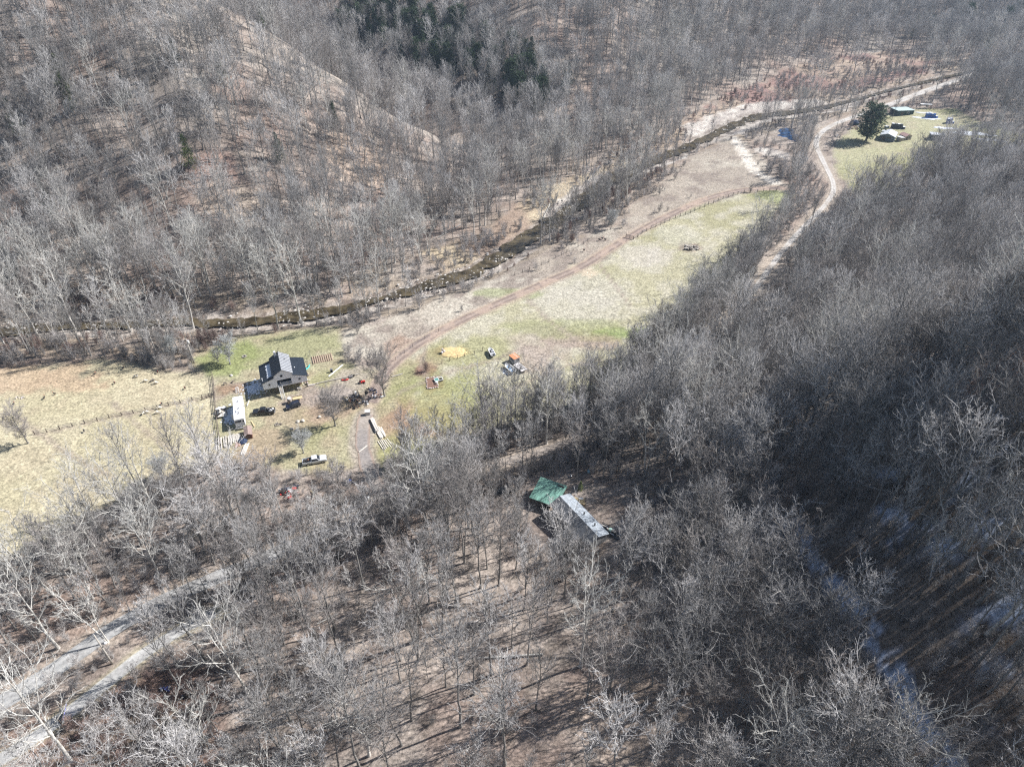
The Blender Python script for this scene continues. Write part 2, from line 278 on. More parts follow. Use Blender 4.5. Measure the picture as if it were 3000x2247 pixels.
# ------------------------------------------------------------------ strips laid on the land
def resample(pts, step):
    P = np.array([p[:2] for p in pts], float)
    for _ in range(2):      # corner cutting
        Q = [P[0]]
        for a, b in zip(P[:-1], P[1:]): Q += [a*.75+b*.25, a*.25+b*.75]
        P = np.array(Q+[P[-1]])
    s = np.concatenate([[0], np.cumsum(np.hypot(*(P[1:]-P[:-1]).T))]); t = np.arange(0, s[-1], step)
    return np.stack([np.interp(t, s, P[:, 0]), np.interp(t, s, P[:, 1])], 1)
def strip(name, pts, half, dz, m, colf=None, wob=0.25, step=0.8, ncols=9, flatz=None, label=None, kind='structure', hw=None):
    P = resample(pts, step); T = np.gradient(P, axis=0); T /= np.linalg.norm(T, axis=1)[:, None]+1e-9; N = np.stack([-T[:, 1], T[:, 0]], 1)
    s = np.arange(len(P))*step
    hl = half*np.maximum(.12, 1+wob*2*(fbm(s, s*0+3, 5, 4, 51)-.5)+wob*1.6*(fbm(s, s*0+5, 24, 2, 53)-.5)); hr_ = half*np.maximum(.12, 1+wob*2*(fbm(s, s*0+9, 5, 4, 52)-.5)+wob*1.6*(fbm(s, s*0+11, 24, 2, 54)-.5))
    if hw is not None: k = np.interp(np.linspace(0, 1, len(P)), np.linspace(0, 1, len(hw)), hw); hl = hl*k; hr_ = hr_*k
    c = np.linspace(-1, 1, ncols)
    off = np.where(c[None, :] < 0, c[None, :]*hl[:, None], c[None, :]*hr_[:, None])
    X = P[:, 0:1]+N[:, 0:1]*off; Y = P[:, 1:2]+N[:, 1:2]*off
    Z = height(X, Y)+dz if flatz is None else np.full(X.shape, flatz)
    n, k = X.shape; i = (np.arange(n-1)[:, None]*k+np.arange(k-1)[None, :]).ravel()
    me = mesh_np(name, np.stack([X.ravel(), Y.ravel(), Z.ravel()], 1), np.stack([i, i+k, i+k+1, i+1], 1), True)
    if colf is not None: set_col(me, colf(X, Y, np.broadcast_to(c, X.shape)).reshape(-1, 3))
    return tag(link(name, me, m), label, kind=kind)
lm2 = land_material('road_surface', 0.5, 0.9, 0.06)
def roadcol(X, Y, c):
    n = fbm(X, Y, 5, 4, 61); r = np.exp(-((np.abs(c)-.45)/.2)**2)
    b = mixc(np.broadcast_to(np.array((.44, .41, .38)), X.shape+(3,)), (.55, .53, .50), r*.8); b = mixc(b, (.36, .32, .28), sst(.5, .7, n)*.7)
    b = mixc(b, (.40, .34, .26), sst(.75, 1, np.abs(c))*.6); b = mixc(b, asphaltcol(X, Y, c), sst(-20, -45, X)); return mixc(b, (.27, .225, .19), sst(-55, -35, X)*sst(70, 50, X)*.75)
def asphaltcol(X, Y, c):
    n = fbm(X, Y, 4, 4, 62); b = mixc(np.broadcast_to(np.array((.33, .33, .325)), X.shape+(3,)), (.42, .415, .405), np.exp(-((np.abs(c)-.4)/.18)**2)); return mixc(b, (.24, .23, .22), sst(.5, .7, n)*.5)
def lanecol(X, Y, c):
    n = fbm(X, Y, 3, 4, 63); b = mixc(np.broadcast_to(np.array((.36, .355, .345)), X.shape+(3,)), (.45, .445, .43), sst(.4, .65, n)); return mixc(b, (.40, .38, .28), sst(.8, 1, np.abs(c))*.5)
def trackcol(X, Y, c):
    n = fbm(X, Y, 3, 4, 64); r = np.exp(-((np.abs(c)-.5)/.22)**2)
    b = mixc(np.broadcast_to(np.array((.33, .265, .225)), X.shape+(3,)), (.20, .155, .135), r); b = mixc(b, (.40, .31, .25), sst(.46, .62, n)*.8)
    return mixc(b, (.40, .34, .24), sst(.7, 1, np.abs(c))*.7)
def drivecol(X, Y, c):
    n = fbm(X, Y, 5, 4, 65); b = mixc(np.broadcast_to(np.array((.34, .30, .265)), X.shape+(3,)), (.27, .245, .23), sst(.4, .6, n)); return mixc(b, (.35, .25, .19), sst(.6, 1, np.abs(c))*.8)
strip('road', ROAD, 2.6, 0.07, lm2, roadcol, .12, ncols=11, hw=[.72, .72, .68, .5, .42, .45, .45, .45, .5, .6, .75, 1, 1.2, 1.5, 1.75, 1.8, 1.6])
strip('lane', LANE, 1.35, 0.05, lm2, lanecol, .15, ncols=9)
strip('dirt_track', TRACK, 2.2, 0.05, lm2, trackcol, .25, ncols=11)
strip('driveway', DRIVE, 1.7, 0.06, lm2, drivecol, .45, ncols=11)
# water
def water_mat(name, col, rough, detail=9.0):
    m = bpy.data.materials.new(name); m.use_nodes = True; nt = m.node_tree; b = nt.nodes['Principled BSDF']
    b.inputs['Roughness'].default_value = rough; b.inputs['Specular IOR Level'].default_value = 0.5; b.inputs['IOR'].default_value = 1.33
    tc = nt.nodes.new('ShaderNodeTexCoord'); n = nt.nodes.new('ShaderNodeTexNoise'); n.inputs['Scale'].default_value = 1.1; n.inputs['Detail'].default_value = 7; nt.links.new(tc.outputs['Object'], n.inputs['Vector'])
    n2 = nt.nodes.new('ShaderNodeTexNoise'); n2.inputs['Scale'].default_value = 0.35; n2.inputs['Detail'].default_value = 5; nt.links.new(tc.outputs['Object'], n2.inputs['Vector'])
    r = nt.nodes.new('ShaderNodeValToRGB'); r.color_ramp.elements[0].position = .38; r.color_ramp.elements[1].position = .62
    r.color_ramp.elements[0].color = (*col, 1); r.color_ramp.elements[1].color = (*[k*3.2 for k in col], 1); nt.links.new(n2.outputs['Fac'], r.inputs['Fac']); nt.links.new(r.outputs[0], b.inputs['Base Color'])
    bp = nt.nodes.new('ShaderNodeBump'); bp.inputs['Strength'].default_value = .5; bp.inputs['Distance'].default_value = .12; nt.links.new(n.outputs['Fac'], bp.inputs['Height']); nt.links.new(bp.outputs[0], b.inputs['Normal'])
    return m
wm = water_mat('creek_water', (.035, .028, .017), .08)
strip('river_water', RIVER, 2.9, 0, wm, None, .95, step=.9, ncols=7, flatz=-0.75, hw=[.8, .8, .9, .9, 1.2, 1.4, 1.3, 1.3, 1.3, 1.0, .5, .6, .8, .6, .6])
# ------------------------------------------------------------------ trees
def unit(v): return v/(np.linalg.norm(v, axis=-1, keepdims=True)+1e-9)
def tubes(P, R, sides):
    """P (N,K,3) polylines, R (N,K) radii -> verts, faces"""
    N, K, _ = P.shape; T = unit(np.gradient(P, axis=1)); ref = np.where(np.abs(T[..., 2:3]) > .9, np.array([1., 0, 0]), np.array([0, 0, 1.]))
    A = unit(np.cross(T, ref)); B = np.cross(T, A); a = np.arange(sides)*2*np.pi/sides
    V = P[:, :, None, :] + R[:, :, None, None]*(A[:, :, None, :]*np.cos(a)[None, None, :, None]+B[:, :, None, :]*np.sin(a)[None, None, :, None])
    base = (np.arange(N)*K*sides)[:, None, None] + (np.arange(K-1)*sides)[None, :, None] + np.arange(sides)[None, None, :]
    nx = (np.arange(N)*K*sides)[:, None, None] + (np.arange(K-1)*sides)[None, :, None] + ((np.arange(sides)+1) % sides)[None, None, :]
    return V.reshape(-1, 3), np.stack([base, nx, nx+sides, base+sides], -1).reshape(-1, 4)
def grow(g, P, R, n, t0, t1, ang, lfrac, K, up, wig, rfrac, lshape=None, rmin=.008, gravity=0.):
    """n children on every parent polyline"""
    N, Kp, _ = P.shape
    t = (np.linspace(t0, t1, n)[None, :] + g.uniform(-.5, .5, (N, n))*(t1-t0)/max(n, 2)).clip(.02, .995)
    f = t*(Kp-1); i = np.floor(f).astype(int).clip(0, Kp-2); fr = (f-i)[..., None]; r = np.arange(N)[:, None]
    O = P[r, i]*(1-fr)+P[r, i+1]*fr; T = unit(P[r, i+1]-P[r, i]); r0 = R[r, i]*(1-fr[..., 0])+R[r, i+1]*fr[..., 0]
    Lp = np.linalg.norm(np.diff(P, axis=1), axis=-1).sum(1)[:, None]
    ref = np.where(np.abs(T[..., 2:3]) > .95, np.array([1., 0, 0]), np.array([0, 0, 1.])); A = unit(np.cross(T, ref)); B = np.cross(T, A)
    az = g.uniform(0, 2*np.pi) + np.arange(n)[None, :]*2.4 + g.uniform(-.5, .5, (N, n)) + g.uniform(0, 6.28, (N, 1)); th = np.radians(ang)*g.uniform(.75, 1.25, (N, n))
    D = unit(T*np.cos(th)[..., None]+(A*np.cos(az)[..., None]+B*np.sin(az)[..., None])*np.sin(th)[..., None])
    L = Lp*lfrac*(lshape(t) if lshape else 1-.55*t)*g.uniform(.7, 1.25, (N, n))
    O = O.reshape(-1, 3); D = D.reshape(-1, 3); L = L.reshape(-1); r0 = r0.reshape(-1)
    Q = [O]; d = D; w_ = g.normal(0, wig, O.shape)
    for k in range(1, K):
        w_ = .5*w_ + g.normal(0, wig, O.shape)
        d = unit(d + w_ + np.array([0, 0, up-gravity*k/K]))
        Q.append(Q[-1]+d*(L/(K-1))[:, None])
    Q = np.stack(Q, 1); rb = np.maximum(r0*rfrac, rmin)
    RR = rb[:, None]*np.linspace(1, .35, K)[None, :]; RR = np.maximum(RR, rmin*.6)
    return Q, RR
def tree_mesh(name, seed, H=22., crown0=.42, r0=.22, lean=.03, n=(15, 7, 5, 3), ang=(48, 42, 40, 38), lf=(.36, .5, .5, .5), up=.10, shape='oval', forks=1, wig=.07, twig_r=.013, gravity=0., bs=1.):
    g = np.random.default_rng(seed); K0 = 14
    stems = []
    for s in range(forks):
        z = np.linspace(0, 1, K0); x = np.cumsum(g.normal(0, lean, (K0, 2)), 0)*H/K0*1.6
        if forks > 1:
            a = s*2*np.pi/forks+g.uniform(0, 1); spread = g.uniform(.10, .22)*H; x = x + np.outer(z**1.3*spread, [math.cos(a), math.sin(a)])
        st = np.concatenate([x, (z*H*(1 if forks == 1 else g.uniform(.8, 1)))[:, None]], 1); stems.append(st)
    P = np.stack(stems); z = np.linspace(0, 1, K0)
    R = r0*(1-.86*z**.9)[None, :]*np.ones((forks, 1))*(1 if forks == 1 else .75); R[:, 0] *= 1.45; R = np.maximum(R, .02)
    sh = {'oval': lambda t: np.sin(np.clip((t-crown0+.10)/(1.12-crown0), 0, 1)*np.pi)**.55, 'vase': lambda t: 1.35-.9*(t-crown0)/(1-crown0), 'cone': lambda t: 1.15*(1-t)+.1,
          'round': lambda t: np.sqrt(np.clip(1-((t-.62)/.48)**2, .05, 1)), 'shrub': lambda t: 1.1-.5*t}[shape]
    tv, tf = tubes(P, R, 7)
    P1, R1 = grow(g, P, R, n[0], crown0, .985, ang[0], lf[0], 8, up, wig, .62, sh, .07*bs, gravity)
    P2, R2 = grow(g, P1, R1, n[1], .18, .98, ang[1], lf[1], 5, up*.9, wig*1.3, .62, None, .040*bs, gravity)
    P3, R3 = grow(g, P2, R2, n[2], .15, .98, ang[2], lf[2], 4, up*.8, wig*1.5, .6, None, .024*bs, gravity)
    P4, R4 = grow(g, P3, R3, max(2, n[3]-1), .15, 1., ang[3], lf[3]*1.05, 3, up*.7, wig*1.7, .7, None, twig_r, gravity)
    # the heaviest limbs belong to the trunk mesh, the rest to the crown
    v1, f1 = tubes(P1, R1, 5)
    V = [tv, v1]; F = [tf, f1+len(tv)]
    trunk = mesh_np(name+'_trunk', np.concatenate(V), np.concatenate(F), True)
    V = []; F = []; o = 0
    for Pk, Rk, s in ((P2, R2, 4), (P3, R3, 3), (P4, R4, 3)):
        v, f = tubes(Pk, Rk, s); V.append(v); F.append(f+o); o += len(v)
    crown = mesh_np(name+'_crown', np.concatenate(V), np.concatenate(F), False)
    return trunk, crown
def conifer_mesh(name, seed, H=12., R0=3., tiers=26, shape='cone', dens=1.0, clear=.08, leaf=.22):
    g = np.random.default_rng(seed); z = np.linspace(0, 1, 12); x = np.cumsum(g.normal(0, .012, (12, 2)), 0)*H/6
    P = np.concatenate([x, (z*H)[:, None]], 1)[None]; R = (.02*H*(1-.93*z))[None]
    tv, tf = tubes(P, R, 6)
    sh = (lambda t: (1-t)**.8*1.0+.06) if shape == 'cone' else (lambda t: np.sqrt(np.clip(1-((t-.5)/.56)**2, .04, 1))*.95)
    n1 = int(tiers*5)
    P1, R1 = grow(g, P, R, n1, clear, .98, 78 if shape == 'cone' else 60, R0/H, 6, .06, .07, .4, sh, .02, .10)
    P2, R2 = grow(g, P1, R1, 7, .15, .98, 50, .42, 4, .02, .1, .6, None, .012, .05)
    v1, f1 = tubes(P1, R1, 3); trunk = mesh_np(name+'_trunk', np.concatenate([tv, v1]), np.concatenate([tf, f1+len(tv)]), True)
    # leafy sprays: small triangles along the twigs
    Q = P2.reshape(-1, 4, 3); t = g.uniform(.1, 1, (len(Q), int(9*dens))); f = t*3; i = np.floor(f).astype(int).clip(0, 2); fr = (f-i)[..., None]; r = np.arange(len(Q))[:, None]
    O = (Q[r, i]*(1-fr)+Q[r, i+1]*fr).reshape(-1, 3); T = unit(Q[r, i+1]-Q[r, i]).reshape(-1, 3)
    D = unit(T+g.normal(0, .55, O.shape)); S = unit(np.cross(D, g.normal(0, 1, O.shape))); l = leaf*g.uniform(.6, 1.4, (len(O), 1))
    V = np.stack([O-S*l*.28, O+S*l*.28, O+D*l*1.5], 1).reshape(-1, 3); F = np.arange(len(V)).reshape(-1, 3)
    v2, f2 = tubes(P2, R2, 3)
    crown = mesh_np(name+'_crown', np.concatenate([V, v2]), [F, f2+len(V)])
    return trunk, crown
bark = mat('bark', (.25, .24, .225), .95, noise=.35, nscale=2.5, obj_rand=.25, spec=.1)
bark_pale = mat('pale_bark', (.54, .52, .48), .9, noise=.35, nscale=1.2, obj_rand=.15, spec=.1)
twig = mat('twigs', (.47, .455, .445), .85, noise=.12, nscale=.3, obj_rand=.45, spec=.15)
twig_pale = mat('pale_twigs', (.52, .51, .48), .85, noise=.12, nscale=.3, obj_rand=.2, spec=.15)
twig_silver = mat('silver_twigs', (.50, .51, .50), .85, noise=.12, nscale=.3, obj_rand=.1, spec=.15)
twig_dark = mat('dark_twigs', (.31, .285, .27), .85, noise=.12, nscale=.3, obj_rand=.4, spec=.15)
twig_red = mat('reddish_twigs', (.29, .215, .19), .9, noise=.25, nscale=.3, obj_rand=.3, spec=.1)
needles = mat('needles', (.085, .12, .065), .8, noise=.35, nscale=.8, obj_rand=.2, spec=.2)
needles_light = mat('light_needles', (.24, .29, .12), .8, noise=.3, nscale=.8, spec=.2)
KIND = {}
def kind(key, meshes, mt, mc):
    meshes[0].materials.append(mt); meshes[1].materials.append(mc); KIND[key] = meshes
kind('A0', tree_mesh('tall_tree', 1, 23, .47, .23, n=(17, 7, 5, 3), ang=(36, 40, 40, 40), lf=(.36, .48, .5, .5), up=.15, twig_r=.016), bark, twig)
kind('A1', tree_mesh('tall_tree', 2, 21, .36, .20, n=(18, 7, 5, 3), ang=(36, 40, 40, 38), twig_r=.016, lf=(.34, .5, .5, .5)), bark, twig_dark)
kind('A2', tree_mesh('tall_tree', 3, 25, .50, .25, n=(16, 7, 5, 3), ang=(36, 38, 40, 38), twig_r=.016, lf=(.34, .5, .5, .5), up=.14), bark, twig)
kind('A3', tree_mesh('tall_tree', 4, 20, .40, .19, n=(16, 7, 5, 3), twig_r=.016, lf=(.33, .5, .5, .5), up=.2, ang=(38, 36, 36, 38)), bark, twig)
kind('A4', tree_mesh('tall_tree', 5, 22, .38, .24, n=(11, 7, 5, 3), twig_r=.016, ang=(40, 38, 40, 40), forks=2, lf=(.34, .5, .5, .5)), bark, twig_dark)
kind('A5', tree_mesh('tall_tree', 6, 18, .35, .14, n=(14, 6, 5, 3), lf=(.26, .5, .5, .5), up=.16), bark, twig)
kind('W0', tree_mesh('spreading_tree', 7, 18, .30, .34, n=(18, 8, 6, 3), twig_r=.016, lf=(.54, .48, .48, .5), shape='vase', up=.10, wig=.11, ang=(52, 45, 42, 40)), bark, twig)
kind('S0', tree_mesh('pale_tree', 8, 26, .34, .30, n=(15, 7, 5, 3), twig_r=.017, lf=(.40, .46, .46, .5), wig=.09, up=.15), bark_pale, twig_pale)
kind('S1', tree_mesh('pale_tree', 9, 23, .32, .26, n=(10, 7, 5, 3), twig_r=.017, forks=2, lf=(.36, .46, .46, .5), wig=.13), bark_pale, twig_pale)
kind('P0', tree_mesh('slim_tree', 10, 13, .35, .08, n=(14, 7, 5, 4), lf=(.25, .5, .5, .5), up=.18, twig_r=.010), bark, twig_dark)
kind('P1', tree_mesh('slim_tree', 11, 16, .5, .10, n=(13, 7, 5, 4), lf=(.2, .5, .5, .5), up=.18, twig_r=.010), bark, twig)
kind('Y0', tree_mesh('yard_tree', 12, 8.5, .22, .22, n=(24, 11, 8, 5), lf=(.58, .5, .5, .5), twig_r=.016, shape='round', up=.10, wig=.12, ang=(58, 50, 45, 42)), bark, twig_silver)
kind('Y1', tree_mesh('yard_tree', 13, 13, .18, .27, n=(26, 11, 8, 5), lf=(.50, .5, .5, .5), twig_r=.018, shape='round', up=.14, wig=.08, ang=(52, 46, 42, 42)), bark, twig_dark)
kind('B0', tree_mesh('shrub', 14, 2.6, .05, .03, n=(7, 6, 4, 3), forks=7, lf=(.5, .5, .5, .5), shape='shrub', up=.05, bs=.35, twig_r=.008, wig=.12), twig_red, twig_red)
kind('B1', tree_mesh('shrub', 15, 3.4, .08, .035, n=(7, 6, 4, 3), forks=6, lf=(.45, .5, .5, .5), shape='shrub', up=.08, bs=.35, twig_r=.008, wig=.12), twig, twig_dark)
kind('C0', conifer_mesh('conifer', 16, 13, 3.2, 22), bark, needles)
kind('C1', conifer_mesh('conifer', 17, 15, 3.4, 26, 'round', 1.2, .10, .30), bark, needles)
kind('C3', conifer_mesh('conifer', 19, 15, 3.6, 30, 'round', 2.4, .10, .26), bark, mat('dark_needles', (.12, .165, .10), .8, noise=.35, nscale=.8, spec=.2))
kind('C2', conifer_mesh('conifer', 18, 11, 3.0, 20, 'cone', 1.0, .03), bark, needles_light)
HT = dict(A0=23, A1=21, A2=25, A3=20, A4=22, A5=18, W0=18, S0=26, S1=23, P0=13, P1=16, Y0=8.5, Y1=13, B0=2.6, B1=3.4)
def place_tree(key, x, y, rz, s, name, label, cat, group=None, tilt=(0, 0), z=None, parts=('trunk', 'crown')):
    e = bpy.data.objects.new(name, None); C.objects.link(e); e.empty_display_size = .5
    e.location = (x, y, (float(height(x, y)) if z is None else z)-.05); e.rotation_euler = (tilt[0], tilt[1], rz); e.scale = (s, s, s) if np.isscalar(s) else s
    for k, pn in enumerate(parts):
        c = bpy.data.objects.new(pn, KIND[key][k]); C.objects.link(c); c.parent = e
    return tag(e, label, cat, group)
# ------------------------------------------------------------------ where the woods stand
def cand(cell, x0, x1, y0, y1, seed):
    g = np.random.default_rng(seed); xs = np.arange(x0, x1, cell); yy = np.arange(y0, y1, cell); X, Y = np.meshgrid(xs, yy)
    X = X+g.uniform(-.45, .45, X.shape)*cell; Y = Y+g.uniform(-.45, .45, X.shape)*cell; return X.ravel(), Y.ravel(), g
def inview(x, y, h, m=90, hh=22):
    u, v, z = project(x, y, h); u2, v2, z2 = project(x, y, h+hh)
    return ((np.maximum(u, u2) > -m) & (np.minimum(u, u2) < 3000+m+260) & (np.maximum(v, v2) > -60) & (np.minimum(v, v2) < 2247+m) & (z > 20)), u, v, z, np.hypot(u-u2, v-v2)
def open_dist(x, y):
    """how far inside the closest open area (negative: metres outside)"""
    d = np.full(x.shape, -1e9)
    for p in (FIELD_L, YARD, FIELD_R, MEADOW, CLEAR, SHEDLOT): d = np.maximum(d, poly_sdf(x, y, p))
    for pl, wd in GRAVEL: d = np.maximum(d, wd*.9-seg_dist(x, y, pl))
    for p, w_ in ((PATH, 2.5), (ROAD_V1, 2.7), (ROAD_V2, 3.2), (ROAD_V3, 6.0), (ROAD, 0.9), (LANE, 3.2), (RIVER, 6.0), (SNOWTRACK, 2.6)): d = np.maximum(d, w_-seg_dist(x, y, p))
    return d

SPECIAL = [(1346, 2133, 'A2', 1.0), (1438, 1979, 'A0', 1.0), (1389, 2033, 'A1', .95), (1210, 1882, 'S1', 1.05), (1224, 1875, 'A0', .95), (1174, 1934, 'A3', .95), (1484, 2241, 'A2', 1.05), (1787, 2020, 'A4', 1.0), (1542, 1947, 'A1', .95), (1305, 2011, 'A5', 1.0), (1570, 2079, 'A3', .9), (1500, 1900, 'A5', .95), (1720, 2050, 'A4', .9), (1080, 2215, 'S0', .75),
 (61, 981, 'S0', 1.05), (161, 994, 'S1', 1.05), (109, 981, 'S0', .95), (224, 967, 'S0', 1.0), (385, 972, 'S1', 1.05), (566, 963, 'S0', 1.1), (758, 981, 'A3', .9), (813, 965, 'S0', 1.0), (887, 956, 'S0', 1.05), (928, 951, 'A5', 1.1), (962, 974, 'P1', 1.0), (403, 1033, 'P1', .9), (303, 1042, 'A5', .9), (333, 1042, 'P1', 1.0), (362, 1044, 'P0', .9), (453, 1040, 'A3', .6), (716, 1010, 'P0', .7),
 (230, 2252, 'S0', 1.15), (602, 2200, 'S1', .95), (527, 2018, 'A3', .85), (523, 1950, 'A3', .95), (170, 1896, 'S0', .95), (156, 1744, 'S0', .95), (471, 1710, 'S0', .85), (738, 2070, 'S0', 1.0), (785, 2047, 'A5', 1.0), (770, 1631, 'A5', .8), (905, 1903, 'A3', .95), (833, 1889, 'A4', .9), (685, 1508, 'W0', 1.1), (1180, 1590, 'A3', .85), (1015, 1520, 'A1', .8),
 (1944, 516, 'A3', 1.15), (1835, 602, 'S1', 1.0), (1582, 715, 'S0', .95), (1611, 706, 'S0', .95), (1258, 749, 'S1', .9), (1102, 674, 'A2', .95), (2613, 349, 'A3', .7), (2250, 1960, 'W0', 1.2), (2140, 1965, 'A4', 1.1), (2180, 2160, 'A4', 1.0), (1960, 1480, 'A2', .95), (1910, 2010, 'A3', .9), (1690, 1411, 'A1', .85), (1675, 1372, 'A2', .85), (1765, 1405, 'A0', .85), (1530, 1398, 'A5', .9), (1485, 1408, 'P1', 1.1), (1560, 1395, 'A5', .95)]
SP = np.array([tuple(at(u, v)) for u, v, _, _ in SPECIAL])
X1, Y1, g = cand(4.2, -430, 720, -30, 330, 1); X2, Y2, g2 = cand(5.2, -600, 900, 330, 1050, 2)
X3, Y3, g3 = cand(2.7, -90, 110, 55, 240, 3); q = seg_dist(X3, Y3, ROAD); q2 = poly_sdf(X3, Y3, FIELD_R)
k3 = ((q < 11) & (X3 > -70) & (X3 < 92) & (rng.uniform(0, 1, X3.shape) < .75)) | ((q2 < -.5) & (q2 > -14) & (X3 > -20) & (rng.uniform(0, 1, X3.shape) < .6)); X3 = X3[k3]; Y3 = Y3[k3]; NE3 = len(X3)
TX = np.concatenate([X1, X2, X3]); TY = np.concatenate([Y1, Y2, Y3]); EXTRA = np.concatenate([np.zeros(len(X1)+len(X2), bool), np.ones(NE3, bool)]); TH = height(TX, TY)
vis, TU, TV, TZ, TS = inview(TX, TY, TH)
CLEARINGS = [(1705, 1500, 26), (1765, 1548, 16), (1650, 1465, 20), (1692, 1462, 26), (1606, 1425, 34), (1800, 1480, 34), (1785, 1545, 22), (920, 1345, 26), (700, 1290, 40), (1000, 1300, 12), (722, 1255, 20), (1085, 1320, 22), (1110, 1262, 26), (2270, 780, 30), (2240, 830, 18), (2315, 715, 16),
 (170, 1955, 30), (80, 2020, 30), (250, 2050, 34), (400, 1930, 22), (180, 2100, 34), (2400, 420, 14), (2395, 470, 12), (2420, 520, 12), (2445, 560, 10), (2430, 375, 12), (2480, 352, 12), (2540, 330, 10), (2600, 310, 10), (2660, 285, 10), (2720, 262, 9), (2780, 240, 8), (2200, 345, 22), (2300, 325, 18), (2060, 410, 16), (2312, 385, 14), (2600, 1940, 3), (2670, 2070, 3), (2440, 1690, 3), (2500, 480, 34), (2460, 520, 20), (850, 1440, 22), (1590, 1310, 12), (1340, 2090, 10), (1750, 2070, 8), (330, 1900, 26), (2170, 2070, 14), (1550, 2180, 10)]
def blocks(x, y, h, H_, rad):
    b = np.zeros(x.shape, bool)
    for f_, k_ in ((.25, .1), (.5, .6), (.75, .9), (.95, .7)):
        u, v, z = project(x, y, h+H_*f_); rp = rad*k_/z*FPX
        for cu, cv, r in CLEARINGS: b |= np.hypot(u-cu, v-cv) < r+rp*.75
    return b
TX, TY, TH, TU, TV, TZ, TS, EXTRA = [a[vis] for a in (TX, TY, TH, TU, TV, TZ, TS, EXTRA)]
od = open_dist(TX, TY); scr = np.maximum(np.maximum(poly_sdf(TX, TY, SCRUB), poly_sdf(TX, TY, BOTSCRUB)), poly_sdf(TX, TY, FLATS))
dens = .76+.9*(fbm(TX, TY, 45, 3, 71)-.5)+.8*(fbm(TX, TY, 14, 2, 72)-.5)
bc = sst(60, 0, np.abs(TU-1500)-430)*sst(1500, 1720, TV); dens = dens-.38*bc
dens = dens-.16*(TX < 20)*(TY > 190)+.35*sst(60, 20, np.abs(TU-2000)-200)*(TV > 900)*(TV < 1350)
dens = np.where(TX > 60, dens+.25, dens); dens = np.where((TX > 44) & (TY < 135), 1.0, dens); dens = np.where(scr > 0, .07, dens)
dens = np.where((seg_dist(TX, TY, ROAD) < 30) & (TX > 150) & (seg_dist(TX, TY, RIVER) > 7) & (poly_sdf(TX, TY, CLEAR) < -2), .75, dens)
LOT = at(1900, 1470); nl = np.hypot(TX-LOT.x, TY-LOT.y) < 15; EXTRA &= ~nl; dens = np.where(nl, .42, dens); dens = np.where(EXTRA, 2, dens)
dens = np.where((seg_dist(TX, TY, RIVER) < 30) & (TX < -40) & (TY > 185), 1.0, dens)
k = (od < -1.0) & (rng.uniform(0, 1, TX.shape) < dens)
for px, py, r in [tuple(at(u, v)[:2])+(r,) for u, v, r in ((1680, 1430, 11), (1760, 1500, 10), (2140, 2060, 8), (930, 1345, 8), (850, 1440, 6), (1400, 1790, 5), (1710, 1860, 7), (330, 1944, 5), (200, 2120, 9), (500, 2050, 8))]:
    k &= np.hypot(TX-px, TY-py) > r
TX, TY, TH, TU, TV, TZ, TS, od, EXTRA = [a[k] for a in (TX, TY, TH, TU, TV, TZ, TS, od, EXTRA)]
k = np.array([np.hypot(SP[:, 0]-a, SP[:, 1]-b).min() > (3.2 if b < 150 else 2.5) for a, b in zip(TX, TY)])
TX, TY, TH, TU, TV, TZ, TS, od, EXTRA = [a[k] for a in (TX, TY, TH, TU, TV, TZ, TS, od, EXTRA)]
k = ~blocks(TX, TY, TH, 18, 4.2); TX, TY, TH, TU, TV, TZ, TS, od, EXTRA = [a[k] for a in (TX, TY, TH, TU, TV, TZ, TS, od, EXTRA)]
N = len(TX); rr = rng.uniform(0, 1, N)
KEYS = ['A0', 'A1', 'A2', 'A3', 'A4', 'A5', 'W0', 'S0', 'S1', 'P0', 'P1']
rivd = seg_dist(TX, TY, RIVER)
wts = np.tile(np.array([.15, .15, .10, .14, .09, .13, .03, .02, .01, .10, .08]), (N, 1))
near_r = rivd < 30; wts[near_r] = [.08, .1, .05, .12, .06, .12, .04, .15, .10, .10, .08]
right = (TX > 25) & (TY < 150); wts[right] = [.16, .12, .10, .10, .14, .06, .22, .04, .03, .02, .01]
left = (TX < -45) & (TY < 140); wts[left] = [.12, .12, .06, .14, .08, .12, .05, .12, .09, .06, .04]
bcw = (np.abs(TU-1450) < 520) & (TV > 1650); wts[bcw] = [.16, .10, .16, .20, .05, .16, .01, .01, .01, .05, .09]
edge_ = (od > -7) | EXTRA; wts[edge_] = [.05, .08, .02, .12, .03, .15, .02, .03, .03, .27, .20]
cw = np.cumsum(wts, 1); cw /= cw[:, -1:]; TK = (rr[:, None] > cw).sum(1)
SC = rng.uniform(.72, 1.08, N); SC = np.where(edge_, SC*.85, SC); SC = np.where(right, SC*1.08, SC)
ROT = rng.uniform(0, 6.283, N); TLX = rng.normal(0, .05, N); TLY = rng.normal(0, .05, N)
hts = np.array([HT[k_] for k_ in KEYS])[TK]*SC
_, _, _, TZ, TS = inview(TX, TY, TH); vis2 = (TU > -60) & (TU < 3060) & (TV > 0) & (TV < 2330)
u2, v2, z2 = project(TX, TY, TH+hts); size = np.hypot(TU-u2, TV-v2)*(.6+.4*(hts/20)); size = np.where(vis2 & (TV < 2247+60), size, 0)
NIND = 214
order = np.argsort(-size); ind = np.zeros(N, bool); ind[order[:NIND]] = True
ZN = {'A': 'tall bare grey', 'W': 'wide spreading bare', 'S': 'pale barked bare', 'P': 'slim bare young'}
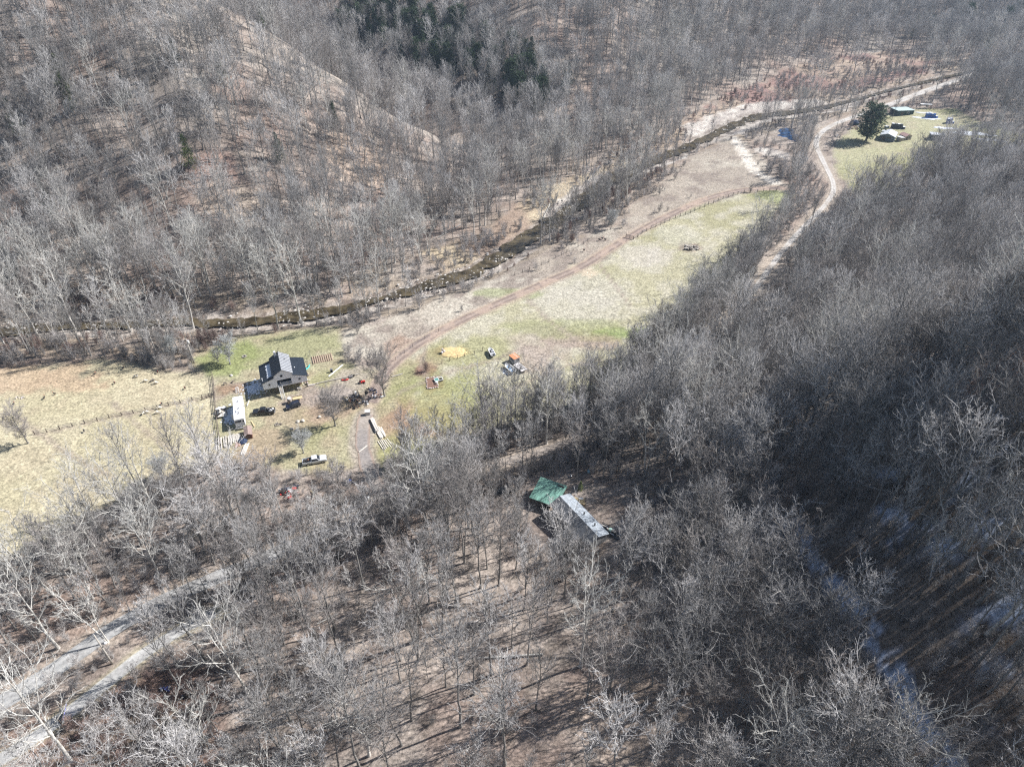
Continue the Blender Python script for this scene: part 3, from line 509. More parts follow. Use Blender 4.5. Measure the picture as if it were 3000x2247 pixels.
def place_words(u, v):
    if u > 2250:
        if v > 1900: return 'at the bottom right corner'+(' right of the snowy track' if u > 2650 else ' left of the snowy track')
        if v > 1600: return 'on the dark slope beside the middle of the snowy track' if u < 2650 else 'at the right edge level with the snowy track'
        if v > 1350: return 'above the top of the snowy track' if u < 2600 else 'among the blue snow patches at the right edge'
        if v > 1100: return 'on the shaded slope halfway up the right side' if u < 2650 else 'beside the bare red patch at the right edge'
        return 'in the upper part of the right hand woods' if u > 2600 else 'right of the shaded road in the right hand woods'
    if v > 1950 and u > 560: return 'along the bottom edge '+('right of the gravel lane' if u < 900 else 'left of the open leaf floor' if u < 1250 else 'on the open leaf floor' if u < 1700 else 'at the foot of the dark slope')
    if u < 700: return ('beside the gravel lane at the lower left' if v > 1900 else 'between paved road and left field' if u < 350 else 'in the thicket below the left field')
    if v > 1650: return 'in the open woods '+('at lower left of centre' if u < 1100 else 'below the mobile home' if u < 1700 else 'between mobile home and dark slope')
    if u > 1500: return 'just below the mobile home' if v > 1540 and u < 1850 else 'right of the mobile home' if u > 1850 and v > 1350 else 'between the pasture and the right hand woods' if v < 1350 else 'around the green roofed shed'
    return 'in the woods below the silver white pickup' if u < 1100 else 'between the driveway and the green roofed shed'
first = {}
for i in np.where(ind)[0]:
    key = KEYS[TK[i]]; pw = place_words(TU[i], TV[i]); lab = ZN[key[0]]+' tree '+pw
    e = place_tree(key, TX[i], TY[i], ROT[i], SC[i], 'bare_tree', lab, 'tree', ZN[key[0]]+' trees '+pw, tilt=(TLX[i], TLY[i]), z=TH[i])
    if key not in first: first[key] = e

for u, v, key, s_ in SPECIAL:
    p_ = at(u, v); z_ = ZN[key[0]]+' tree '
    near = [(566, 963, 'at the creek bend beside the utility pole'), (685, 1508, 'with forked trunk at the lower tip of the lumber yard'), (1346, 2133, 'with a dark bent trunk near the bottom centre'), (1210, 1882, 'with bright branches left of the bottom centre'), (230, 2252, 'leaning over the gravel lane in the bottom left corner'),
            (2613, 349, 'beside the far teal roofed shed'), (1944, 516, 'standing alone at the end of the pale gravel bar'), (1835, 602, 'above the pale meadow right of the creek crossing'), (2250, 1960, 'at the sharp edge of the snowy slope'), (1690, 1411, 'casting its shadow over the green metal roof')]
    t_ = [q for a, b, q in near if a == u and b == v]
    w2 = t_[0] if t_ else ('lining the creek bank beyond the left field' if v < 1060 and u < 1000 else 'on the creek bank beside the pale meadow' if v < 800 else 'around the green roofed shed' if v < 1500 and u > 1400 else place_words(u, v))
    e = place_tree(key, p_.x, p_.y, rnd.uniform(0, 6), s_, 'bare_tree', z_+w2, 'tree', None if t_ else ZN[key[0]]+' trees '+w2, tilt=(rnd.gauss(0, .04), rnd.gauss(0, .04)), z=p_.z)
    if key not in first: first[key] = e
for u, v, key, s_, lab in [(674.5, 1067, 'Y0', .95, 'round silvery fruit tree on the lawn left of the white house'), (84, 1298, 'Y1', .74, 'dark spreading fruit tree alone at the left edge of the field'), (984, 1248, 'Y1', .80, 'round grey tree between the front lawn and the driveway'), (1128, 1161, 'Y1', .98, 'wide bare tree standing over the scrap at the driveway'),
                           (889, 1327, 'Y0', .72, 'small low tree in the shrubs above the silver white pickup'), (478, 1400, 'Y0', .75, 'small tree at the lower edge of the left field'), (1789, 672, 'Y0', .8, 'crooked small tree above the dirt track gate'), (511, 1052, 'Y0', .8, 'silvery low tree left of the utility pole'), (475, 1048, 'Y1', .6, 'leaning bushy tree on the creek side corner of the left field'), (1247, 1080, 'P0', .35, 'young thin tree beside the stone edged garden plot')]:
    p_ = at(u, v); place_tree(key, p_.x, p_.y, rnd.uniform(0, 6), s_, 'yard_tree', lab, 'tree', tilt=(rnd.gauss(0, .05), rnd.gauss(0, .05)), z=p_.z)
for i, key in enumerate(KEYS):
    if key not in first:
        j = np.where((TK == i) & ~ind)[0][0]; ind[j] = True
        first[key] = place_tree(key, TX[j], TY[j], ROT[j], SC[j], 'bare_tree', ZN[key[0]]+' tree '+place_words(TU[j], TV[j]), 'tree', ZN[key[0]]+' trees '+place_words(TU[j], TV[j]), z=TH[j])
# the uncounted mass of woods: one object whose points carry the same kinds of tree
def scatter(name, pts, rot, scl, ki, sources, label, cat=None, kind_='stuff'):
    me = bpy.data.meshes.new(name); me.vertices.add(len(pts)); me.vertices.foreach_set('co', np.asarray(pts, np.float32).ravel())
    a = me.attributes.new('rot', 'FLOAT_VECTOR', 'POINT'); a.data.foreach_set('vector', np.asarray(rot, np.float32).ravel())
    a = me.attributes.new('scl', 'FLOAT', 'POINT'); a.data.foreach_set('value', np.asarray(scl, np.float32))
    a = me.attributes.new('ki', 'INT', 'POINT'); a.data.foreach_set('value', np.asarray(ki, np.int32))
    o = bpy.data.objects.new(name, me); C.objects.link(o); tag(o, label, cat, kind=kind_)
    ng = bpy.data.node_groups.new(name, 'GeometryNodeTree'); ng.interface.new_socket('Geometry', in_out='INPUT', socket_type='NodeSocketGeometry'); ng.interface.new_socket('Geometry', in_out='OUTPUT', socket_type='NodeSocketGeometry')
    nn = ng.nodes; L = ng.links; gi = nn.new('NodeGroupInput'); go = nn.new('NodeGroupOutput')
    mp = nn.new('GeometryNodeMeshToPoints'); L.new(gi.outputs[0], mp.inputs[0])
    out = nn.new('GeometryNodeJoinGeometry')
    def attr(nm, ty):
        n = nn.new('GeometryNodeInputNamedAttribute'); n.data_type = ty; n.inputs['Name'].default_value = nm; return [s for s in n.outputs if s.enabled][0]
    for j, objs in enumerate(sources):
        cmp_ = nn.new('FunctionNodeCompare'); cmp_.data_type = 'INT'; cmp_.operation = 'EQUAL'
        ins = [s for s in cmp_.inputs if s.enabled]; L.new(attr('ki', 'INT'), ins[0]); ins[1].default_value = j
        jn = nn.new('GeometryNodeJoinGeometry')
        for ob in objs:
            oi = nn.new('GeometryNodeObjectInfo'); oi.transform_space = 'ORIGINAL'; oi.inputs['Object'].default_value = ob; L.new(oi.outputs['Geometry'], jn.inputs[0])
        ip = nn.new('GeometryNodeInstanceOnPoints'); L.new(mp.outputs[0], ip.inputs['Points']); L.new(cmp_.outputs[0], ip.inputs['Selection']); L.new(jn.outputs[0], ip.inputs['Instance'])
        er = nn.new('FunctionNodeEulerToRotation'); L.new(attr('rot', 'FLOAT_VECTOR'), er.inputs[0]); L.new(er.outputs[0], ip.inputs['Rotation']); L.new(attr('scl', 'FLOAT'), ip.inputs['Scale'])
        L.new(ip.outputs[0], out.inputs[0])
    L.new(out.outputs[0], go.inputs[0]); md = o.modifiers.new('scatter', 'NODES'); md.node_group = ng
    return o
S = ~ind
scatter('forest', np.stack([TX, TY, TH-.1], 1)[S], np.stack([TLX, TLY, ROT], 1)[S], SC[S], TK[S], [list(first[k_].children) for k_ in KEYS], 'bare grey winter forest covering the hills on both sides of the valley')
print('trees', N, 'individual', ind.sum())
# ------------------------------------------------------------------ brush, saplings, rocks
def rock_mesh(name, seed, r=.5, flat_=.6):
    import bmesh
    bm = bmesh.new(); bmesh.ops.create_icosphere(bm, subdivisions=2, radius=r); g = np.random.default_rng(seed)
    for v in bm.verts:
        k = 1+.35*(float(fbm(v.co.x*9+seed*3, v.co.y*9+v.co.z*7, 3, 3, seed))-.5)*2; v.co = Vector((v.co.x*k*1.25, v.co.y*k, v.co.z*k*flat_))
    me = bpy.data.meshes.new(name); bm.to_mesh(me); bm.free(); return me
rock_m = mat('river_stone', (.50, .47, .43), .9, noise=.25, nscale=2, obj_rand=.3)
dark_rock_m = mat('dark_stone', (.28, .25, .23), .9, noise=.3, nscale=2, obj_rand=.3)
rocks = []
for i, (u, v, s, lab) in enumerate([(506, 936, 1.3, 'white boulder in the creek upstream of the utility pole'), (885, 945, 1.2, 'pale upright boulder on the creek bank behind the farm house'), (660, 948, 1.1, 'pale flat boulder at the water edge behind the silver yard tree'),
                                    (700, 962, .9, 'small pale boulder on the bank behind the white house'), (1460, 770, 1.0, 'grey boulder on the gravel bar at the creek bend')]):
    me = rock_mesh('boulder', 60+i, .55); me.materials.append(rock_m if i < 4 else dark_rock_m); o = link('boulder', me); p = at(u, v); o.location = p; o.scale = (s, s, s); o.rotation_euler = (0, 0, i); tag(o, lab, 'boulder', 'boulders along the creek'); rocks.append(o)
sx, sy, g = cand(1.1, -300, 520, 130, 620, 5); gd = np.full(sx.shape, 99.)
for pl, wd in GRAVEL: gd = np.minimum(gd, seg_dist(sx, sy, pl)/wd)
rd = seg_dist(sx, sy, RIVER); pr = np.where(gd < 1.05, .55, np.where((rd < 6.5), .42, 0)); pr = np.where(sy > 330, pr*.4, pr)
sz = np.maximum(height(sx, sy), -.82); vi = inview(sx, sy, sz, 60, 1)[0]; pr = pr*sst(.42, .62, fbm(sx, sy, 7, 3, 55))*1.5; k = vi & (rng.uniform(0, 1, sx.shape) < pr)
n = k.sum(); scatter('river_stones', np.stack([sx, sy, sz], 1)[k], np.stack([rng.uniform(-.4, .4, n), rng.uniform(-.4, .4, n), rng.uniform(0, 6, n)], 1), rng.uniform(.25, 1.0, n)**3*.75+.12, rng.integers(0, 5, n), [[o] for o in rocks], 'loose stones lying in the creek bed and on its gravel bars')
def shrub(u, v, key, s, lab, group='shrubs'):
    p = at(u, v); return place_tree(key, p.x, p.y, rnd.uniform(0, 6), s, 'shrub', lab, 'shrub', group)
sh0 = shrub(640, 1062, 'B1', 1.7, 'dark tangled shrub at the fence corner under the silver yard tree')
sh1 = shrub(1248, 1088, 'B0', 1.2, 'dark reddish brush pile beside the stone edged garden bed')
shrub(430, 1050, 'B1', 1.4, 'low grey shrub on the creek side edge of the left field')
shrub(1850, 500, 'B1', 1.8, 'grey round shrub on the gravel bank by the bent creek')
shrub(1790, 660, 'B1', 2.0, 'silvery grey bush near the dirt track gate')
shrub(1230, 905, 'B1', 2.2, 'wide grey thicket between the creek and the pale meadow')
def brush(cell, x0, x1, y0, y1, seed):
    X, Y, g = cand(cell, x0, x1, y0, y1, seed); Z = height(X, Y); od = open_dist(X, Y); inn = inview(X, Y, Z, 80, 4)[0]
    rd = seg_dist(X, Y, RIVER); n1 = fbm(X, Y, 12, 3, 81); n2 = fbm(X, Y, 30, 3, 82)
    pr = .10*sst(.42, .65, n2)*(od < -1)
    def z(poly, p, lo=.42, hi=.62):
        nonlocal pr; d = poly_sdf(X, Y, poly); pr = np.where(d > 0, np.maximum(pr, p*sst(lo, hi, n1)), pr)
    pr = np.where((rd > 7) & (rd < 17), np.maximum(pr, .6*sst(.42, .6, n1)), pr)
    pr = np.where((od < 0) & (od > -9) & (Y < 175) & (X < 30), np.maximum(pr, .62), pr)
    pr = np.where((od < 0) & (od > -9) & (X > 30), np.maximum(pr, .5), pr)
    pr = np.where((X < -30) & (Y < 135) & (od < -2), np.maximum(pr, .5*sst(.35, .6, n1)), pr)
    pr = np.where((X > 20) & (Y < 150) & (od < 0), np.maximum(pr, .16), pr)
    z(SCRUB, .8); z(BOTSCRUB, .95, .3, .5); z(FLATS, .75)
    md = poly_sdf(X, Y, MEADOW); pr = np.where(md > 0, .07*sst(.52, .66, n1)+.5*sst(6, 0, md)*sst(.45, .6, n1), pr)
    for poly in (FIELD_L, YARD, FIELD_R, CLEAR): pr = np.where(poly_sdf(X, Y, poly) > 1, 0, pr)
    for q, w_ in ((ROAD, 3.2), (LANE, 3.2), (TRACK, 3), (DRIVE, 4.5), (PATH, 2), (RIVER, 6.5), (SNOWTRACK, 2.5)): pr = np.where(seg_dist(X, Y, q) < w_, 0, pr)
    for pl, wd in GRAVEL: pr = np.where(seg_dist(X, Y, pl) < wd, pr*.06, pr)
    pr = np.where(poly_sdf(X, Y, SHEDLOT) > 0, 0, pr)
    k = inn & (rng.uniform(0, 1, X.shape) < pr); red = (fbm(X, Y, 22, 3, 83) > .50) & ((poly_sdf(X, Y, FLATS) > 0) | (poly_sdf(X, Y, BOTSCRUB) > 0) | (rd < 17))
    return np.stack([X, Y, Z-.05], 1)[k], red[k]
Pa, ra = brush(2.0, -330, 180, 20, 330, 6); Pb, rb = brush(3.2, -330, 650, 330, 700, 8)
BP = np.concatenate([Pa, Pb]); BR = np.concatenate([ra, rb]); n = len(BP)
scatter('undergrowth', BP, np.stack([rng.normal(0, .12, n), rng.normal(0, .12, n), rng.uniform(0, 6, n)], 1), rng.uniform(.45, 1.35, n), np.where(BR, 0, 1), [list(sh1.children), list(sh0.children)], 'leafless brush and low thickets under the trees and along the creek')
print('brush', n)
# ------------------------------------------------------------------ small mesh builder for made things
class MB:
    def __init__(s): s.V = []; s.F = []; s.n = 0
    def add(s, V, F):
        V = [Vector(v) for v in V]; s.V += V; s.F += [tuple(i+s.n for i in f) for f in F]; s.n += len(V); return s
    def box(s, c, d, rz=0., rx=0., ry=0., taper=1.0, tx=None):
        M = Matrix.Translation(c) @ Matrix.Rotation(rz, 4, 'Z') @ Matrix.Rotation(ry, 4, 'Y') @ Matrix.Rotation(rx, 4, 'X'); V = []
        tx = taper if tx is None else tx
        for z in (-.5, .5):
            k = 1 if z < 0 else taper; kx = 1 if z < 0 else tx
            for x, y in ((-.5, -.5), (.5, -.5), (.5, .5), (-.5, .5)): V.append(M @ Vector((x*d[0]*kx, y*d[1]*k, z*d[2])))
        return s.add(V, [(3, 2, 1, 0), (4, 5, 6, 7), (0, 1, 5, 4), (1, 2, 6, 5), (2, 3, 7, 6), (3, 0, 4, 7)])
    def bar(s, a, b, w_, h=None, sides=4):
        a = Vector(a); b = Vector(b); d = (b-a); L = d.length; d.normalize(); up = Vector((0, 0, 1)) if abs(d.z) < .95 else Vector((1, 0, 0)); x = d.cross(up).normalized(); y = x.cross(d); h = h or w_; V = []
        if sides == 4: prof = [(-.5, -.5), (.5, -.5), (.5, .5), (-.5, .5)]
        else: prof = [(.5*math.cos(i*2*math.pi/sides), .5*math.sin(i*2*math.pi/sides)) for i in range(sides)]
        for p in (a, b):
            for u_, v_ in prof: V.append(p+x*u_*w_+y*v_*h)
        n = len(prof); return s.add(V, [tuple(range(n))[::-1], tuple(range(n, 2*n))]+[(i, (i+1) % n, n+(i+1) % n, n+i) for i in range(n)])
    def lathe(s, c, prof, sides=14, rot=None):
        V = []; R = rot or Matrix.Identity(4)
        for r, z in prof:
            for i in range(sides): V.append(Vector(c)+(R @ Vector((r*math.cos(i*2*math.pi/sides), r*math.sin(i*2*math.pi/sides), z))))
        F = [tuple(range(sides))[::-1], tuple(range((len(prof)-1)*sides, len(prof)*sides))]
        for k in range(len(prof)-1): F += [(k*sides+i, k*sides+(i+1) % sides, (k+1)*sides+(i+1) % sides, (k+1)*sides+i) for i in range(sides)]
        return s.add(V, F)
    def prism(s, prof, y0, y1, axis='y'):       # profile (x,z) extruded along y, or (y,z) along x
        n = len(prof); V = []
        for y in (y0, y1):
            for a, b in prof: V.append((a, y, b) if axis == 'y' else (y, a, b))
        F = [tuple(range(n)), tuple(range(n, 2*n))[::-1]]+[((i+1) % n, i, n+i, n+(i+1) % n) for i in range(n)]
        if axis != 'y': F = [f[::-1] for f in F]
        return s.add(V, F)
    def slab(s, P, t):       # four corners (top), thickness down
        P = [Vector(p) for p in P]; n = (P[1]-P[0]).cross(P[3]-P[0]).normalized(); n = n if n.z > 0 else -n
        return s.add(P+[p-n*t for p in P], [(0, 1, 2, 3), (7, 6, 5, 4)]+[(i, i+4, (i+1) % 4+4, (i+1) % 4) for i in range(4)])
    def build(s, name, m, parent=None, smooth=False, bevel=0.0):
        me = bpy.data.meshes.new(name); me.from_pydata([tuple(v) for v in s.V], [], s.F); me.update()
        import bmesh
        bm = bmesh.new(); bm.from_mesh(me); bmesh.ops.recalc_face_normals(bm, faces=bm.faces)
        if bevel: bmesh.ops.bevel(bm, geom=[e for e in bm.edges if e.calc_face_angle(0) > .6], offset=bevel, segments=2, affect='EDGES', clamp_overlap=True)
        bm.to_mesh(me); bm.free()
        if smooth: me.polygons.foreach_set('use_smooth', [True]*len(me.polygons))
        return link(name, me, m, parent)
def thing(name, label, cat, p, rz=0., group=None, rx=0., ry=0.):
    e = bpy.data.objects.new(name, None); C.objects.link(e); e.location = p; e.rotation_euler = (rx, ry, rz); e.empty_display_size = .5
    return tag(e, label, cat, group)
def dup(root, p, rz, label, scale=None, group=None):
    r = root.copy(); C.objects.link(r); r.location = p; r.rotation_euler = (0, 0, rz); r['label'] = label
    if group: r['group'] = group
    if scale: r.scale = (scale,)*3
    for ch in list(root.children):
        c = ch.copy(); C.objects.link(c); c.parent = r
        for g_ in ch.children: d = g_.copy(); C.objects.link(d); d.parent = c
    return r
def M_(n, c, **k): return mat(n, c, **k)
white = M_('white_paint', (.80, .80, .80), rough=.5, noise=.06); lav = M_('pale_siding', (.86, .87, .90), rough=.6, noise=.05, nscale=1.5)
roofd = M_('dark_metal_roof', (.035, .045, .06), rough=.42, metal=.3, noise=.15); roofs = M_('silver_metal_roof', (.42, .43, .45), rough=.5, metal=.2, noise=.2, nscale=2)
glassd = M_('window_glass', (.03, .035, .045), rough=.12, noise=.1, spec=.6); blackm = M_('black_paint', (.02, .022, .026), rough=.25, noise=.1, coat=.5); bluem = M_('dark_blue_paint', (.018, .024, .045), rough=.25, noise=.1, coat=.5)
rubber = M_('rubber', (.02, .02, .02), rough=.9); steel = M_('steel', (.40, .40, .41), rough=.4, metal=.7, noise=.15); rust = M_('rusty_metal', (.23, .12, .08), rough=.85, noise=.35, nscale=5)
wood = M_('weathered_wood', (.40, .37, .33), rough=.9, noise=.2, nscale=6); woodp = M_('pale_lumber', (.60, .56, .50), rough=.85, noise=.22, nscale=4, obj_rand=.15); woody = M_('yellow_lumber', (.58, .46, .27), rough=.85, noise=.15, nscale=5); woodd = M_('dark_post_wood', (.14, .115, .10), rough=.9, noise=.25)
dark = M_('dark_interior', (.03, .028, .028), rough=.9); browns = M_('brown_siding', (.16, .075, .055), rough=.8); brownr = M_('brown_roof', (.33, .25, .22), rough=.8, noise=.2, nscale=6)
red = M_('red_plastic', (.62, .05, .045), rough=.4); teal = M_('turquoise_plastic', (.05, .55, .52), rough=.4); blue = M_('blue_plastic', (.05, .14, .42), rough=.4, obj_rand=.2); tarp = M_('dark_blue_tarp', (.03, .045, .09), rough=.5, noise=.3, nscale=3)
wool = M_('wool', (.62, .58, .50), rough=.95, noise=.12, nscale=8); feather = M_('dark_feathers', (.035, .03, .03), rough=.8, noise=.3, nscale=10); snowm = M_('snow', (.70, .74, .80), rough=.8, noise=.08); straw = M_('straw', (.56, .43, .22), rough=.95, noise=.35, nscale=2.2, bump=.6)
greenr = M_('green_metal_roof', (.15, .29, .24), rough=.6, noise=.35, nscale=.9); shingle = M_('grey_shingles', (.17, .175, .185), rough=.9, noise=.18, nscale=3); sun_toned = M_('sun_toned_roof', (.42, .46, .50), rough=.6, noise=.22, nscale=1.2)
orange = M_('orange_rusty_roof', (.58, .25, .13), rough=.7, noise=.15, nscale=2); soil = M_('garden_soil', (.20, .12, .09), rough=.95, noise=.3, nscale=4, bump=.5); stone_p = M_('pale_stone', (.60, .54, .52), rough=.9, noise=.15)
deck = M_('blue_boat_deck', (.12, .26, .45), rough=.6, noise=.15); violet = M_('violet_blue_board', (.27, .27, .72), rough=.5); skin_d = M_('dark_face', (.10, .085, .075), rough=.8)
# ------------------------------------------------------------------ farm house on posts
HA = math.atan2(4.2, 11.0)
hp = at(773, 1141, 2.5); hp.z -= .1
hs = thing('farm_house', 'white farm house raised on posts with dark metal roofs and front stairs', 'house', hp, HA)
W = 12.0; D = 8.6; FL = 2.6; a0, a1 = 3.3, 8.2
def gable(x): 
    if x <= a0: return FL+2.1+1.1*x/a0
    if x >= a1: return FL+3.1-1.1*(x-a1)/(W-a1)
    return FL+4.0+1.5*(1-abs(x-(a0+a1)/2)/((a1-a0)/2))
t = .14
b = MB(); ox0, ox1, oz = 3.9, 7.8, FL+2.0         # porch opening
b.prism([(0, FL), (ox0, FL), (ox0, gable(3.29)), (a0-.01, gable(3.29)), (0, gable(0))], 0, t)
b.prism([(ox1, FL), (W, FL), (W, gable(W)), (a1+.01, gable(8.21)), (a1, gable(8.21)), (ox1, gable(8.21))], 0, t)
b.prism([(ox0, oz), (ox1, oz), (ox1, gable(8.21)), (a1, gable(8.21)), (a1, FL+4.0), ((a0+a1)/2, FL+5.5), (a0, FL+4.0), (a0, gable(3.29)), (ox0, gable(3.29))], 0, t)
b.prism([(0, FL), (W, FL), (W, gable(W)), (a1, gable(8.21)), (a1, FL+4.0), ((a0+a1)/2, FL+5.5), (a0, FL+4.0), (a0, gable(3.29)), (0, gable(0))], D-t, D)
b.box((t/2, D/2, FL+1.05), (t, D-2*t, 2.1)).box((W-t/2, D/2, FL+1.0), (t, D-2*t, 2.0))
b.box((a0+.07, D/2, FL+3.6), (.14, D-2*t, .8)).box((a1-.07, D/2, FL+3.6), (.14, D-2*t, .8))
b.build('wall', lav, hs)
MB().box((W/2, D/2, FL-.12), (W, D, .24)).build('floor_deck', white, hs)
b = MB().box(((ox0+ox1)/2, 2.2, FL+1.0), (ox1-ox0+.4, .1, 2.0)).box((ox0-.05, 1.1, FL+1), (.1, 2.0, 2)).box((ox1+.05, 1.1, FL+1), (.1, 2.0, 2)); b.build('porch_wall', dark, hs)
MB().box((4.9, 2.12, FL+.95), (.85, .08, 1.9)).build('door', woodd, hs)
b = MB().box(((ox0+ox1)/2+.5, .05, FL+.9), (ox1-ox0-1.0, .06, .07)).box(((ox0+ox1)/2+.5, .05, FL+.12), (ox1-ox0-1.0, .06, .07))
for i in range(14): b.box((ox0+1.0+i*.22, .05, FL+.5), (.04, .04, .8))
b.build('railing', white, hs)
def ribroof(P, t_, m, name='roof', ribs=9, parent=hs, along=True, rib=.05):
    b = MB().slab(P, t_); P = [Vector(p) for p in P]; n = (P[1]-P[0]).cross(P[3]-P[0]).normalized(); n = n if n.z > 0 else -n
    for i in range(ribs+1):
        f = i/ribs; a, c = (P[0].lerp(P[3], f), P[1].lerp(P[2], f)) if along else (P[0].lerp(P[1], f), P[3].lerp(P[2], f)); b.bar(a+n*.02, c+n*.02, rib, .05)
    return b.build(name, m, parent)
e = .35; rx_ = (a0+a1)/2
ribroof([(-e, -e, gable(0)-.05), (a0, -e, gable(3.29)+.08), (a0, D+e, gable(3.29)+.08), (-e, D+e, gable(0)-.05)], .10, roofd)
lr = hs.children[-1]
ribroof([(a1, -e, gable(8.21)+.08), (W+e, -e, gable(W)-.05), (W+e, D+e, gable(W)-.05), (a1, D+e, gable(8.21)+.08)], .10, roofd)
ribroof([(a0-.4, -e-.15, FL+3.82), (rx_, -e-.15, FL+5.62), (rx_, D+.5, FL+5.62), (a0-.4, D+.5, FL+3.82)], .10, roofd)
cr = ribroof([(rx_+.01, -e-.15, FL+5.62), (a1+.4, -e-.15, FL+3.82), (a1+.4, D+.5, FL+3.82), (rx_+.01, D+.5, FL+5.62)], .10, mat('grey_metal_roof', (.17, .18, .20), rough=.5, metal=.2, noise=.15), ribs=1, rib=.05)
b = MB()
for i in range(12): yy = -e-.05+(D+.85+e)*i/12; b.slab([(rx_+.05, yy, FL+5.66), (a1+.4, yy, FL+3.87), (a1+.4, yy+.36, FL+3.87), (rx_+.05, yy+.36, FL+5.66)], .03)
b.build('roof_seam', roofs, cr)
cr['label'] = 'silver striped ribbed roof slope'
g_ = np.random.default_rng(3); b = MB()                  # snow left on the lee slope
for i in range(16):
    yy = 1.0+i*.40; x0_, x1_ = 1.7+g_.uniform(-.2, .25), 2.95+g_.uniform(-.1, .1)
    z0 = gable(0)-.05+(x0_+e)*(gable(3.29)+.13-gable(0))/(a0+e); z1 = gable(0)-.05+(x1_+e)*(gable(3.29)+.13-gable(0))/(a0+e)
    b.add([(x0_, yy, z0+.10), (x1_, yy, z1+.12), (x1_, yy+.43, z1+.12), (x0_, yy+.43, z0+.10), (x0_-.1, yy, z0), (x1_+.05, yy, z1), (x1_+.05, yy+.43, z1), (x0_-.1, yy+.43, z0)], [(0, 1, 2, 3), (4, 5, 1, 0), (5, 6, 2, 1), (6, 7, 3, 2), (7, 4, 0, 3)])
b.build('snow', snowm, hs)
for cx, cz, s_ in ((1.75, FL+1.15, .62), (10.0, FL+1.1, .66), (rx_-.35, FL+3.3, .72)):
    f = MB()
    for dx, dz, sx_, sz_ in ((-s_/2, 0, .08, s_+.1), (s_/2, 0, .08, s_+.1), (0, s_*.55, s_+.1, .08), (0, -s_*.55, s_+.1, .08)): f.box((cx+dx, -.03, cz+dz), (sx_, .07, sz_))
    fo = f.build('window', white, hs); MB().box((cx, -.012, cz), (s_*.94, .03, s_*1.02)).build('pane', glassd, fo)
b = MB()
for i in range(5):
    for y in (.3, D/2, D-.3): b.box((.3+i*(W-.6)/4, y, FL/2-.2), (.22, .22, FL))
b.build('support_posts', woodd, hs)
b = MB()
for sx_ in (4.05, 4.95): b.bar((sx_, -.05, FL-.1), (sx_+.15, -3.3, .05), .07, .26)
b.build('stringer', white, hs)
b = MB()
for i in range(12): f = (i+.5)/12; b.box((4.5+.15*f, -.05-3.25*f, FL-.05-(FL-.1)*f), (.86, .24, .045))
b.build('stair_tread', woodp, hs)
b = MB()
for sx_ in (4.02, 4.98): b.bar((sx_, -.1, FL+.75), (sx_+.15, -3.3, .9), .05, .07).box((sx_+.15, -3.25, .45), (.07, .07, .95))
b.build('handrail', white, hs)
MB().box((rx_-.9, D-.5, FL+5.6), (.6, .6, 1.7)).build('chimney', white, hs)
MB().lathe((.2, .9, FL+2.2), [(.09, -.4), (.09, .8), (.14, .82), (.14, .95)], 10).build('vent_pipe', white, hs)
MB().lathe((9.3, 3.4, FL+2.7), [(.09, -.2), (.09, .3), (.16, .32), (.05, .45)], 10).build('vent_cap', white, hs)
MB().box((7.0, 5.9, FL+4.75), (.5, .5, .35)).build('roof_hatch', roofd, hs)
MB().box((a1+.1, .4, FL+3.55), (.30, .9, .8)).build('corner_trim', white, hs)
# ------------------------------------------------------------------ fifth wheel camper
pr_ = at(696, 1258); pl_ = at(720, 1252)
cm = thing('camper_trailer', 'long white fifth wheel camper parked beside the board fence', 'camper', (pr_+pl_)/2, math.radians(20))
prof = [(0, .75), (9.2, .75), (9.3, 1.35), (10.6, 1.5), (10.9, 2.2), (10.4, 3.15), (9.8, 3.35), (.15, 3.35), (0, 3.2)]
MB().prism(prof, -1.25, 1.25, 'x').build('body', white, cm, bevel=.05)
MB().box((0, 5.0, 3.375), (2.4, 9.6, .05)).build('roof', mat('white_rubber_roof', (.80, .80, .80), rough=.6, noise=.05), cm)
MB().box((-1.6, 4.9, 1.75), (.75, 3.2, 1.7)).build('slide_out', white, cm, bevel=.03)
MB().box((-.35, -.012, 2.45), (1.5, .03, .62)).build('rear_window', glassd, cm); MB().box((.95, -.012, 2.35), (.34, .03, .5)).build('side_panel', glassd, cm)
for y in (2.2, 4.4, 7.6): MB().box((.1, y, 3.48), (.45, .45, .16)).build('roof_vent', steel, cm, bevel=.02)
MB().box((-.1, 3.2, 3.55), (.75, 1.0, .28)).build('air_conditioner', white, cm, bevel=.04)
for sx_ in (-1.1, 1.1):
    for y in (3.3, 4.2): MB().lathe((sx_, y, .38), [(.30, -.12), (.38, -.09), (.38, .09), (.30, .12)], 16, Matrix.Rotation(math.pi/2, 4, 'Y')).build('wheel', rubber, cm)
for y, z in ((1.5, 2.4), (3.2, 2.4), (6.4, 2.4), (8.4, 2.6)): MB().box((1.262, y, z), (.02, .9, .5)).build('window', glassd, cm)
MB().box((1.27, 7.4, 1.75), (.03, .7, 1.9)).build('door', white, cm); MB().box((0, -.35, .55), (2.0, .6, .12)).build('bumper', steel, cm)
MB().box((1.9, 5.6, 3.0), (.9, .08, .08)).build('awning_arm', steel, cm)
